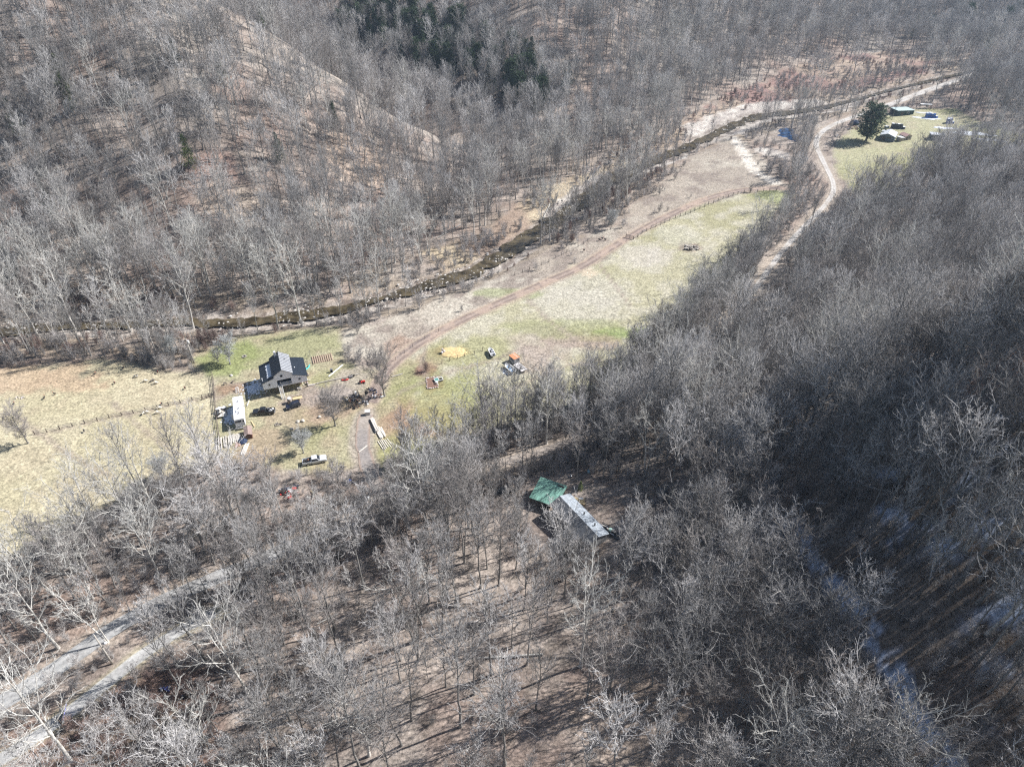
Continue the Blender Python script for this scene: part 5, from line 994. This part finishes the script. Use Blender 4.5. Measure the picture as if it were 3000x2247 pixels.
# ------------------------------------------------------------------ fences
def fence(name, label, pts, h=1.25, w_=.14, rails=(.55, 1.1), step=None, m=woodd, mr=None, group=None, rw=.035, cat='fence'):
    P = [at(u, v) for u, v in pts]; e_ = thing(name, label, cat, P[0], 0, group); pm = None; Q = []
    if step:
        R_ = resample([(p.x, p.y) for p in P], .25); s_ = np.arange(len(R_))*.25; n = max(2, int(s_[-1]/step)); t_ = np.linspace(0, s_[-1], n+1)
        P = [Vector((x, y, float(height(x, y)))) for x, y in zip(np.interp(t_, s_, R_[:, 0]), np.interp(t_, s_, R_[:, 1]))]
    for p in P:
        if pm is None: o = MB().box((0, 0, h/2-.1), (w_, w_, h+.2), taper=.9).build('post', m, e_); pm = o.data
        else: o = link('post', pm, None, e_)
        o.location = p-P[0]; o.rotation_euler = (rnd.uniform(-.04, .04), rnd.uniform(-.04, .04), rnd.uniform(0, 1))
    for z in rails:
        b = MB()
        for a, c_ in zip(P[:-1], P[1:]): b.bar(a-P[0]+Vector((0, 0, z)), c_-P[0]+Vector((0, 0, z)), rw)
        b.build('rail' if rw > .05 else 'wire', mr or steel, e_)
    return e_
def c4(x, y): return (x/2.209, 700+y/2.209)
fence('post_fence', 'wire fence on dark posts crossing the left field', [c4(*q) for q in [(225, 1265), (305, 1250), (388, 1230), (470, 1212), (550, 1195), (632, 1178), (708, 1160), (790, 1143), (865, 1128), (943, 1112), (1018, 1095), (1093, 1078), (1168, 1062), (1245, 1045), (1310, 1030), (1352, 1018), (1388, 1008)]], w_=.2, rw=.06, rails=(.5, 1.0))
fence('board_fence', 'fence between the left field and the house yard beside the camper', [(622, 1098), (625, 1112), (627, 1130), (629, 1153), (631, 1176), (633, 1200), (636, 1225), (639, 1252), (643, 1280), (647, 1306)], rails=(.4, .8, 1.15), rw=.07, mr=woodd)
fence('gate_fence', 'low dark rails meeting the yard fence at the field corner', [(592, 1172), (606, 1167), (629, 1160)], rails=(.35, .7, 1.05), rw=.07, mr=woodd, cat='gate')
def c8(x, y): return (1500+x/2.458, 350+y/2.458)
fence('post_fence', 'long fence of dark posts along the right side of the dirt track', [c8(*q) for q in [(875, 865), (905, 850), (935, 825), (968, 805), (1000, 790), (1035, 775), (1070, 760), (1100, 745), (1135, 730), (1175, 715), (1210, 700), (1248, 690), (1285, 675), (1315, 660), (1352, 645), (1387, 630), (1415, 615), (1450, 605), (1483, 590), (1518, 575), (1555, 565), (1590, 550), (1625, 542), (1670, 530), (1715, 530), (1765, 525), (1810, 520), (1855, 515), (1905, 512)]], h=1.5, w_=.2, rails=(.5, 1.0, 1.4), rw=.04)
fence('post_fence', 'thin fence between the creek thicket and the dirt track', [c8(*q) for q in [(20, 1120), (75, 1105), (125, 1085), (180, 1065), (215, 1050), (265, 1030), (315, 1000), (355, 980), (395, 960), (440, 945), (475, 920), (515, 900), (545, 875), (575, 855)]], h=1.4, w_=.16)
fence('field_gate', 'dark gate across the dirt track where the two fences meet', [c8(820, 850), c8(847, 857), c8(875, 865)], h=1.5, w_=.18, rails=(.3, .6, .9, 1.2, 1.4), rw=.08, mr=woodd, cat='gate')
fence('post_fence', 'short post fence between the straw heap and the small white boat', [(1295, 1065), (1318, 1057), (1340, 1050), (1361, 1045), (1390, 1039), (1414, 1028)], h=1.4, w_=.14, rails=(1.1,), rw=.02)
fence('post_fence', 'sagging post fence below the parked boats in the pasture', [(1459, 1071), (1474, 1085), (1490, 1103), (1507, 1097), (1518, 1112), (1531, 1127)], h=1.5, w_=.14, rails=(1.1,), rw=.02)
fence('post_fence', 'post fence along the creek edge of the left field', [(60, 1062), (140, 1062), (200, 1056), (265, 1050), (325, 1045), (380, 1048), (430, 1058), (470, 1068), (520, 1076), (570, 1082)], step=6, h=1.2)
fence('post_fence', 'thin post fence on the left side of the dirt track near the house', [(1160, 1056), (1185, 1035), (1210, 1018), (1245, 994), (1285, 972)], h=1.3, w_=.12)
fence('garden_fence', 'wire frame fence around the raised garden rows', [(902, 1050), (908, 1035), (916, 1072), (905, 1050)], h=1.3, w_=.08, rails=(1.2,))
fence('wall_curb', 'low earth and stone edging across the lawn from the house to the driveway', [(900, 1133), (930, 1125), (960, 1118), (990, 1112), (1030, 1103), (1052, 1097)], h=.35, w_=.3, rails=(.2,), rw=.25, m=wood, mr=wood, cat='edging')
# bottom left gate and board
gp = at(181, 2121); e_ = thing('metal_gate', 'black metal grid gate standing open beside the gravel lane', 'gate', gp, math.radians(112)); b = MB()
for i in range(6): b.bar((i*.52, 0, .1), (i*.52, 0, 1.6), .07)
for i in range(5): b.bar((0, 0, .15+i*.36), (2.6, 0, .15+i*.36), .06)
b.build('grid', blackm, e_); MB().box((0, 0, 1.1), (.16, .16, 2.3)).build('post', woodd, e_); MB().box((2.7, 0, 1.0), (.16, .16, 2.1)).build('post', woodd, e_)
e_ = thing('painted_board', 'violet blue board leaning beside the black grid gate', 'board', at(190, 2113), math.radians(108)); MB().box((1.3, 0, .75), (2.9, .08, .55), rx=.5).build('panel', violet, e_)
for x in (.2, 2.4): MB().box((x, .1, .5), (.08, .08, 1.0)).build('post', woodp, e_)
for i, (u, v) in enumerate([(177, 2062), (172, 2058)]):
    o = MB().box((0, 0, .9), (.12, .12, 1.9)).build('wooden_post', woodp if i == 0 else woodd); o.location = at(u, v); o.rotation_euler = (.1, -.12, 0); tag(o, ['pale leaning post above the violet blue board', 'dark leaning post in the bush above the violet blue board'][i], 'post')
# ------------------------------------------------------------------ utility poles
def upole(label, u, v, h, lamp, xarm=False, can=False):
    e_ = thing('utility_pole', label, 'utility pole', at(u, v), .5, None); MB().lathe((0, 0, 0), [(.19, -.3), (.17, h*.3), (.11, h)], 10).build('pole', wood, e_, True)
    if lamp: MB().bar((0, 0, lamp), (.75, 0, lamp+.15), .07).build('lamp_arm', steel, e_); MB().lathe((.85, 0, lamp), [(.2, 0), (.28, .08), (.22, .24), (.08, .3)], 12).build('lamp_head', white, e_)
    if can: MB().lathe((.35, 0, h-1.4), [(.25, 0), (.28, .1), (.28, .8), (.2, .9)], 14).build('transformer', white, e_)
    if xarm: MB().box((0, 0, h-.4), (2.2, .1, .12)).build('crossarm', wood, e_)
    b = MB().lathe((0, 0, h), [(.05, 0), (.08, .08), (.03, .2)], 8); b.build('insulator', white, e_)
    return e_
upole('wooden utility pole with a white transformer at the left edge of the yard', 569, 1064, 8.6, 0, False, True)
upole('tall grey utility pole with a white lamp between paved road and gravel lane', 330, 1944, 9.5, 6.2)
upole('thin dark utility pole at the far road bend beside the big conifer', 2519, 356, 9, 0, True)
# ------------------------------------------------------------------ animals in the left field
def quad(name, label, u, v, rz, L, mb, mh, cat, group=None, neck=.3, down=True):
    hgt = L*.62; me = bpy.data.meshes.new(name)
    V = [(-.42*L, 0, hgt*.78), (-.2*L, 0, hgt*.84), (.1*L, 0, hgt*.84), (.34*L, 0, hgt*.82), (.50*L, 0, hgt*(.62 if down else 1.05)), (.66*L, 0, hgt*(.38 if down else 1.12))]; E = [(0, 1), (1, 2), (2, 3), (3, 4), (4, 5)]; R = [.17*L, .235*L, .235*L, .18*L, .10*L, .065*L]
    for x, j in ((-.34*L, 0), (.28*L, 3)):
        for y in (-.12*L, .12*L):
            k = len(V); V += [(x, y, hgt*.55), (x+(.03*L if j else -.03*L), y, hgt*.28), (x, y, 0)]; E += [(j, k), (k, k+1), (k+1, k+2)]; R += [.085*L, .042*L, .035*L]
    k = len(V); V.append((-.52*L, 0, hgt*.66)); E.append((0, k)); R.append(.04*L)
    me.from_pydata(V, E, []); o = bpy.data.objects.new(name, me); C.objects.link(o); me.materials.append(mb); sm = o.modifiers.new('skin', 'SKIN'); sm.use_smooth_shade = True
    for i, s_ in enumerate(me.skin_vertices[0].data): s_.radius = (R[i], R[i]); s_.use_root = (i == 1)
    o.modifiers.new('sub', 'SUBSURF').levels = 1; o.modifiers['sub'].render_levels = 1; o.location = at(u, v); o.rotation_euler = (0, 0, rz); tag(o, label, cat, group)
    hd = MB().box((.68*L, 0, hgt*(.30 if down else 1.14)), (.17*L, .10*L, .12*L), ry=.7 if down else .1, taper=.8).box((.60*L, -.085*L, hgt*(.47 if down else 1.22)), (.04*L, .08*L, .03*L)).box((.60*L, .085*L, hgt*(.47 if down else 1.22)), (.04*L, .08*L, .03*L)); hd.build('face', mh, o)
    return o
def c2(x, y): return (380+x/6.345, 1080+y/6.345)
G_ = 'pale sheep grazing in the left field'
for (x, y), rz, lab in [((125, 160), 3.3, 'pale sheep grazing alone above the others in the left field'), ((292, 246), .25, 'white sheep left of the grey one in the upper field group'), ((485, 284), .3, 'white sheep right of the grey one in the upper field group'),
                        ((315, 828), .2, 'long white sheep just below the wire fence in the left field'), ((262, 848), 1.2, 'small white sheep at the head of the long white one below the fence'), ((515, 835), .4, 'white sheep standing below the fence right of the other pair'), ((555, 748), .4, 'pale sheep close against the wire fence')]:
    quad('sheep', lab, *c2(x, y), rz, 1.25, wool, wool if 'white' in lab else skin_d, 'sheep', G_)
quad('sheep', 'dark grey sheep with a long shadow in the middle of the upper field group', *c2(430, 236), .8, 1.2, M_('grey_wool', (.16, .145, .13), rough=.95), skin_d, 'sheep', G_)
def hen(label, u, v, rz, s_=1.0):
    e_ = thing('hen', label, 'hen', at(u, v), rz, 'dark hens scattered over the fields'); e_.scale = (s_,)*3
    me = bpy.data.meshes.new('body'); V = [(-.22, 0, .42), (-.1, 0, .32), (.1, 0, .32), (.2, 0, .45), (.24, 0, .60)]; me.from_pydata(V, [(0, 1), (1, 2), (2, 3), (3, 4)], []); o = bpy.data.objects.new('body', me); C.objects.link(o); o.parent = e_; me.materials.append(feather)
    o.modifiers.new('skin', 'SKIN')
    for i, q in enumerate(me.skin_vertices[0].data): r_ = (.05, .15, .15, .08, .06)[i]; q.radius = (r_, r_); q.use_root = (i == 1)
    o.modifiers.new('sub', 'SUBSURF').render_levels = 1
    MB().bar((.28, 0, .61), (.36, 0, .58), .03).bar((.22, 0, .66), (.26, 0, .72), .03, .08).build('beak_and_comb', red, e_)
    MB().bar((0, -.06, .22), (0, -.06, 0), .03).bar((0, .06, .22), (0, .06, 0), .03).build('legs', rust, e_); return e_
hn = hen('dark hen nearest the creek side tree shadows in the left field', 278, 1100, .8, 1.6)
for (u, v), lab in [((337, 1125), 'dark hen right of the one nearest the tree shadows'), ((362, 1082), 'dark hen at the edge of the tree shadows in the left field'), ((131, 1169), 'dark hen right of the stone heap in the left field'), ((162, 1157), 'small dark hen beside the hen near the stone heap'), ((41, 1188), 'dark hen at the left edge of the field'),
                    ((248, 1266), 'dark hen alone in the lower part of the left field'), ((462, 1094), 'dark hen right of the upper sheep group'), ((543, 1140), 'dark hen halfway between sheep and yard fence'), ((475, 1186), 'dark hen standing just above the wire fence'),
                    ((1711, 737), 'dark hen left of the dirt track gate'), ((1755, 706), 'first dark hen in the flock above the dirt track'), ((1764, 702), 'middle dark hen in the flock above the dirt track'), ((1773, 706), 'last dark hen in the flock above the dirt track')]:
    dup(hn, at(u, v), rnd.uniform(0, 6), lab, 1.6 if u < 1000 else 2.0)
# ------------------------------------------------------------------ sheds in the near woods
p = at(1604, 1466); e_ = thing('open_shed', 'open shed with a faded green metal roof under the trees', 'shed', p, math.radians(-26))
ribroof([(-3.4, -3.0, 2.3), (3.4, -3.0, 2.3), (3.4, 3.6, 3.1), (-3.4, 3.6, 3.1)], .08, greenr, 'roof', 12, e_, along=False, rib=.05)
for x in (-3.1, 0, 3.1):
    for y, h_ in ((-2.7, 2.2), (3.2, 2.95)): MB().box((x, y, h_/2), (.16, .16, h_)).build('post', woodd, e_)
MB().box((0, 3.1, 1.3), (6.2, .08, 2.6)).build('back_wall', wood, e_); MB().box((2.1, 2.9, 3.1), (1.7, .45, .06)).build('skylight', dark, e_); MB().box((-1.2, 0, .6), (2.0, 1.4, 1.1)).build('workbench', woodd, e_)
pa = at(1653, 1463); pb = at(1760, 1562); dv = pb-pa; p = at(1660, 1478); 
rzh = math.atan2(dv.y, dv.x)-math.pi/2+math.pi
e_ = thing('mobile_home', 'long grey roofed mobile home with a slope coloured sunlit facing the lumber trailer', 'house', (at(1752, 1598)), rzh)
Lh = 13.8; MB().prism([(-2.3, -1.0), (2.3, -1.0), (2.3, 2.4), (-.3, 3.2), (-2.3, 2.4)], 0, Lh).build('wall', mat('grey_siding', (.30, .30, .30), rough=.8, noise=.1), e_)
ribroof([(-3.1, -.2, 2.1), (-.3, -.2, 3.28), (-.3, Lh+.2, 3.28), (-3.1, Lh+.2, 2.1)], .08, shingle, 'roof', 14, e_, along=False, rib=.02)
ribroof([(-.29, -.2, 3.28), (2.7, -.2, 2.36), (2.7, Lh+.2, 2.36), (-.29, Lh+.2, 3.28)], .08, sun_toned, 'roof', 14, e_, along=False, rib=.03)  # sunny slope painted lighter than the other slope of the same grey roof
ribroof([(-5.6, 2.2, 1.6), (-3.05, 2.2, 2.02), (-3.05, 6.2, 2.02), (-5.6, 6.2, 1.6)], .08, shingle, 'porch_roof', 6, e_, along=False, rib=.02)
for y in (2.5, 5.9): MB().box((-5.4, y, .6), (.14, .14, 2.0)).build('porch_post', woodd, e_)
for y in (3.0, 6.8): MB().lathe((1.2, y, 2.8), [(.14, 0), (.14, .6), (.2, .62), (.2, .7)], 10).build('roof_vent', dark, e_)
for y in (1.5, 4.5, 8.5, 11.5): MB().box((2.32, y, 1.4), (.04, .9, .7)).build('window', glassd, e_)
e_ = thing('lumber_trailer', 'small trailer stacked with yellow lumber beside the mobile home', 'trailer', at(1696, 1476), math.radians(-8)); MB().box((0, 0, .62), (3.1, 1.9, .12)).build('bed', woodd, e_); wheels(e_, (-.3,), .95, .32); gg = np.random.default_rng(41)
for l in range(3):
    b = MB()
    for i in range(5): b.box((gg.uniform(-.15, .15), -.7+i*.35, .8+l*.16), (2.8*gg.uniform(.6, 1), .28, .13), gg.uniform(-.05, .05))
    b.build('board_layer', woody, e_)
MB().box((.4, .55, 1.28), (1.0, .4, .2)).build('white_tub', white, e_); b = MB()
for x in (-1.5, 0, 1.5): b.box((x, -.95, .9), (.07, .07, .6)).box((x, .95, .9), (.07, .07, .6))
b.build('stake', woodd, e_)
e_ = thing('cluttered_trailer', 'black trailer of scrap with a pale green float right of the mobile home', 'trailer', at(1788, 1562), math.radians(-42)); MB().box((0, 0, .6), (5.4, 1.7, .14)).build('bed', blackm, e_); b = MB()
for y in (-.82, .82): b.bar((-2.7, y, 1.0), (2.7, y, 1.0), .08)
for x in (-2.7, -1.3, 0, 1.3, 2.7):
    for y in (-.82, .82): b.box((x, y, .8), (.08, .08, .45))
b.build('rail', blackm, e_); MB().lathe((-.2, .1, .9), [(.1, -.3), (.5, -.1), (.5, .15), (.1, .3)], 16).build('float', mat('pale_green_plastic', (.40, .56, .50), rough=.5), e_, True); gg = np.random.default_rng(43)
for mm in (steel, dark, woodp):
    b = MB()
    for _ in range(6): b.box((gg.uniform(-2.4, 2.4), gg.uniform(-.6, .6), gg.uniform(.75, 1.1)), (gg.uniform(.4, 1.2), .2, .2), gg.uniform(-.5, .5))
    b.build('scrap_load', mm, e_)
wheels(e_, (-.4, .4), .85, .32); plank_stack('lumber_pile', 'pale boards lying between mobile home and black trailer', 1765, 1562, math.radians(-45), 3, 4.0, .25, woodp, spread=.9, layers=1, seed=44)
def drum(label, u, v, m, s_=1.0, tilt=0):
    e_ = thing('barrel', label, 'barrel', at(u, v)+Vector((0, 0, .3 if tilt else 0)), 0, None, rx=tilt); e_.scale = (s_,)*3
    MB().lathe((0, 0, 0), [(.27, 0), (.29, .05), (.29, .3), (.31, .33), (.29, .36), (.29, .6), (.31, .63), (.29, .66), (.29, .88), (.27, .9)], 18).build('body', m, e_, True); MB().lathe((0, 0, .9), [(.26, 0), (.26, .015)], 16).build('lid', m, e_)
drum('light blue barrel lying on the leaves above the lumber trailer', 1724, 1380, mat('light_blue', (.35, .58, .68), rough=.5), 1.1, 1.4)
drum('grey barrel lying beside its shadow above the green roofed shed', 1672, 1393, steel, 1.0, 1.5)
drum('bright blue barrel in the woods left of the driveway', 1026, 1410, mat('bright_blue', (.08, .16, .50), rough=.5), 1.5, .9)
drum('white bucket shaped drum deep in the lower woods', 1080, 1464, white, 1.1)
shrub(1700, 1436, 'C2', .28, 'small green cedar bush above the lumber trailer')
# ------------------------------------------------------------------ far homestead
def c3(x, y): return (2350+x/3.687, 250+y/3.687)
def flatshed(name, label, u, v, rz, w_, d, h, mw, mr, drop=.5, cat='shed', snow=False):
    e_ = thing(name, label, cat, at(u, v), rz); MB().prism([(0, -.5), (w_, -.5), (w_, h), (0, h+drop)], 0, d).build('wall', mw, e_)
    ribroof([(-.3, -.4, h+drop+.1), (w_+.3, -.4, h+.1), (w_+.3, d+.4, h+.1), (-.3, d+.4, h+drop+.1)], .1, mr, 'roof', 8, e_)
    MB().box((w_*.3, -.03, h*.42), (w_*.14, .05, h*.75)).build('door', woodd, e_); f = MB().box((w_*.65, -.03, h*.6), (w_*.14, .06, h*.3)).build('window', white, e_); MB().box((w_*.65, -.07, h*.6), (w_*.11, .02, h*.24)).build('pane', glassd, f); return e_
dg = mat('dark_green_siding', (.05, .085, .08), rough=.8); tealr = mat('pale_teal_roof', (.50, .60, .60), rough=.5, noise=.1, nscale=1)
flatshed('far_barn', 'long dark shed with a pale teal roof beside the far road', *c3(1020, 335), math.radians(14), 11.5, 6.5, 2.6, dg, tealr)
gable_shed('far white roofed cabin below the row of pallet stacks', at(*c3(905, 605)), math.radians(-32)+math.pi/2*0, 7.5, 9.0, 2.8, 1.2, mat('blue_grey_siding', (.16, .19, .23), rough=.8), mat('pale_roof', (.62, .64, .68), rough=.6, noise=.08), 'far_cabin', cat='cabin')
gable_shed('small pink roofed shed right of the far white roofed cabin', at(*c3(1140, 595)), math.radians(20), 4.2, 4.5, 2.2, .9, wood, mat('pink_roof', (.45, .30, .27), rough=.7), 'far_shed')
flatshed('far_shed', 'small white lean to attached below the pink roofed shed', *c3(1050, 612), math.radians(20), 2.8, 2.4, 1.8, wood, white, .4)
flatshed('far_shed', 'grey shed with a flat white roof at the far clearing edge', *c3(1380, 590), math.radians(-14), 7.0, 4.2, 2.5, mat('slate_siding', (.12, .14, .17), rough=.8), mat('pale_roof', (.62, .64, .68)), .3)
e_ = thing('lumber_rack', 'open rack with a white roof board beyond the far sheds', 'rack', at(*c3(1325, 252)), math.radians(-12))
MB().box((0, 0, 2.5), (6.5, 1.8, .16)).build('roof', white, e_)
for x in (-3, 3):
    for y in (-.7, .7): MB().box((x, y, 1.2), (.15, .15, 2.4)).build('post', woodd, e_)
def crates(label, cx, cy_, spots, m, s_=1.25, name='plastic_barrel'):
    first = None
    for i, (dx, dy, n_) in enumerate(spots):
        base = at(*c3(cx, cy_))+Vector((dx, dy, 0)); base.z = float(height(base.x, base.y))
        for k in range(n_):
            p = base+Vector((0, 0, k*1.12*s_)); 
            if first is None:
                e_ = thing(name, label, 'tank', p, 0, label+' group'); MB().box((0, 0, .5*s_), (1.05*s_, 1.05*s_, .98*s_)).build('body', m, e_, bevel=.08); MB().lathe((0, 0, 1.0*s_), [(.25, 0), (.25, .1)], 12).build('cap', white, e_); MB().box((0, 0, .03), (1.15*s_, 1.15*s_, .1)).build('pallet', wood, e_); first = e_
            else: e_ = dup(first, p, rnd.uniform(-.2, .2), label)
            if k == n_-1 and i % 2 == 0: MB().box((0, 0, 1.02*s_), (1.1*s_, 1.1*s_, .12)).build('snow_cap', snowm, e_, bevel=.03)
crates('blue cube tank in the stacked row behind the far sheds', 1400, 355, [(-3.2, .4, 2), (-1.9, .2, 2), (-.6, 0, 2), (.8, -.3, 2), (2.1, -.6, 1), (-2.4, 1.8, 2), (-1.0, 1.7, 2)], blue)
crates('blue cube tank in the stacked group by the far snow patch', 1600, 415, [(-1.6, .3, 2), (-.3, 0, 2), (1.0, -.2, 1), (-.9, 1.6, 2), (.5, 1.5, 2)], mat('bright_blue_tank', (.04, .13, .45), rough=.4))
crates('dark crate stack with white top behind the far cabin', 1030, 470, [(-2.8, 1.0, 2), (-1.4, .5, 2), (0, 0, 2), (1.4, -.5, 2), (2.8, -1.0, 1), (-5.5, .5, 1), (-6.8, 0, 1)], mat('dark_crate', (.07, .085, .10), rough=.8), name='crate')
ball('tarp_mound', 'blue grey tarp mound left of the big far conifer', *c3(560, 425), 2.2, tarp, 'tarp', .8, 51)
for i, (x, y, rx, ry) in enumerate([(1350, 360, 7.0, 2.0), (1290, 300, 4.0, 1.0), (1550, 465, 7.5, 1.8), (1820, 520, 11.0, 4.0), (2040, 590, 8.0, 2.5)]):
    p = at(*c3(x, y)); n = 26; V = [(0, 0, .22)]+[(rx*math.cos(a)*(1+.3*math.sin(a*3+i)), ry*math.sin(a)*(1+.3*math.cos(a*5+i)), .03) for a in [k*2*math.pi/n for k in range(n)]]
    V += [(v_[0]*.8, v_[1]*.8, .18) for v_ in V[1:]]; o = MB().add(V, [(0, n+1+k, n+1+(k+1) % n) for k in range(n)]+[(1+k, 1+(k+1) % n, n+1+(k+1) % n, n+1+k) for k in range(n)]).build('snow', snowm); o.location = p; o.rotation_euler = (0, 0, -.25); tag(o, 'leftover snow lying in the far clearing', kind='stuff')
# snow left in the shade of house and camper
def snowbits(u, v, r_x, r_y, n, seed, rz):
    p = at(u, v); b = MB(); gg = np.random.default_rng(seed)
    for _ in range(n):
        q = gg.normal(0, .42, 2); x, y = q[0]*r_x, q[1]*r_y; s_ = gg.uniform(.12, .42); k = 7; b.add([(x+s_*math.cos(a)*gg.uniform(.6, 1.3), y+s_*math.sin(a)*gg.uniform(.6, 1.3), .07) for a in [j*2*math.pi/k for j in range(k)]]+[(x, y, .16)], [(j, (j+1) % k, k) for j in range(k)])
    o = b.build('snow', snowm); o.location = p; o.rotation_euler = (0, 0, rz); tag(o, 'thin broken snow left in the shade', kind='stuff')
snowbits(748, 1136, 3.4, 4.0, 260, 1, .3); snowbits(672, 1218, 1.6, 4.6, 220, 2, .3); snowbits(1482, 1090, 1.0, 1.8, 50, 3, .6)
pond = at(2312, 385); n = 28; V = [(0, 0, 0)]+[(7.5*math.cos(a), 17*math.sin(a), 0) for a in [k*2*math.pi/n for k in range(n)]]
wb = water_mat('pool_water', (.012, .03, .07), .05); o = MB().add(V, [(0, 1+k, 1+(k+1) % n) for k in range(n)]).build('pool_water', wb); o.location = Vector((POOL[0], POOL[1], -.55)); o.rotation_euler = (0, 0, -.15); tag(o, None, kind='structure')  # blue of the reflected sky is put into the water's base colour
# ------------------------------------------------------------------ evergreens
def con(key, u, v, s_, lab, group='evergreens among the bare trees', nm='conifer'):
    p = at(u, v); return place_tree(key, p.x, p.y, rnd.uniform(0, 6), s_, nm, lab, 'conifer', group)
con('C3', 2537, 413, (2.2, 2.2, 1.25), 'big round dark conifer on the far lawn inside the road bend', None)
con('C2', 560, 490, 1.15, 'bright yellow green conifer alone on the left hillside')
con('C2', 193, 265, 1.25, 'tall faded green conifer near the top left corner')
con('C0', 822, 478, .95, 'dark green conifer right of the bright one on the left hillside')
for i, (u, v, s_, q) in enumerate([(375, 300, .8, 'small dark hemlock high on the left hillside'), (652, 240, .9, 'bluish hemlock in the upper middle of the left hillside'), (982, 375, .9, 'dark hemlock near the right end of the left hillside'), (60, 400, 1.1, 'dark hemlock near the left edge halfway up the hillside'),
                                   (215, 330, 1.0, 'dark hemlock below the tall faded green conifer'), (770, 90, .8, 'dark hemlock beside the pale strip on the ridge'), (520, 190, .8, 'dark hemlock in the upper part of the left hillside'), (150, 620, .9, 'dark hemlock low on the left hillside'), (50, 810, .9, 'dark evergreen at the left edge above the creek')]):
    con('C0', u, v, s_, q)
for i, (u, v, s_, q) in enumerate([(2672, 112, 1.5, 'tallest of the far green pines at the upper right'), (2715, 112, 1.0, 'small far pine right of the tallest one'), (2752, 124, 1.2, 'pale far pine in the middle of the upper right group'), (2815, 108, 1.5, 'dark blue green far pine at the upper right'),
                                   (2885, 150, 1.4, 'yellow green far pine nearest the road'), (2925, 112, 1.4, 'dark pine behind the yellow green far pine'), (2962, 92, 1.4, 'far pine near the upper right corner'), (2993, 80, 1.2, 'far pine at the right edge of the photo')]):
    con('C2' if i in (0, 2, 4) else 'C1', u, v, s_*1.1, q, 'far pines at the upper right', 'pine_tree')
gg = np.random.default_rng(77); n_h = 0
for u, v, s_ in [(gg.uniform(1000, 1680), gg.uniform(40, 340), gg.uniform(.9, 1.5)) for _ in range(230)]:
    if abs((v-60)-(u-1000)*.38) > 75: continue
    con('C0' if gg.uniform() < .5 else 'C1', u, v, s_, 'dark hemlock in the shaded ravine behind the spur', 'dark hemlocks in the ravine', 'hemlock_tree'); n_h += 1

for i, (u0, v0, u1, v1, w_, lab) in enumerate([(1400, 1930, 1590, 1918, .35, 'long pale fallen trunk on the open leaf floor at bottom centre'), (1815, 2115, 1870, 2070, .3, 'short pale fallen trunk near the foot of the dark slope'), (1010, 575, 1130, 552, .4, 'dark fallen trunk on the lower left hillside'),
    (1780, 375, 1812, 392, .5, 'fallen trunk beyond the creek below the ravine'), (1848, 372, 1880, 392, .5, 'second fallen trunk beyond the creek right of the first'), (405, 188, 470, 150, .5, 'long dark fallen trunk on the upper left hillside'), (1585, 655, 1612, 598, .4, 'pale trunk leaning across the creek bank'),
    (1280, 700, 1350, 660, .4, 'dark driftwood trunk at the creek side'), (770, 190, 800, 215, .5, 'fallen trunk near the ridge on the left hillside'), (930, 1830, 990, 1800, .3, 'pale fallen trunk in the open woods left of bottom centre'), (2700, 1010, 2800, 1040, .3, 'fallen trunk in the right hand woods')]):
    lyingpole('fallen_tree', lab, u0, v0, u1, v1, w_, bark_pale if 'pale' in lab else bark, 'fallen tree', .3)
# ------------------------------------------------------------------ the air
hb = MB().add([(-1350, -120, -4), (1350, -120, -4), (1350, 1560, -4), (-1350, 1560, -4), (-1350, -120, 620), (1350, -120, 620), (1350, 1560, 620), (-1350, 1560, 620)], [(3, 2, 1, 0), (4, 5, 6, 7), (0, 1, 5, 4), (1, 2, 6, 5), (2, 3, 7, 6), (3, 0, 4, 7)])
hm_ = bpy.data.materials.new('air'); hm_.use_nodes = True; nt = hm_.node_tree; nt.nodes.remove(nt.nodes['Principled BSDF']); pv = nt.nodes.new('ShaderNodeVolumePrincipled'); pv.inputs['Color'].default_value = (.58, .76, 1, 1); pv.inputs['Density'].default_value = .00013; pv.inputs['Anisotropy'].default_value = .2
nt.links.new(pv.outputs[0], nt.nodes['Material Output'].inputs['Volume']); tag(hb.build('haze', hm_), 'thin blue air filling the valley', kind='stuff')
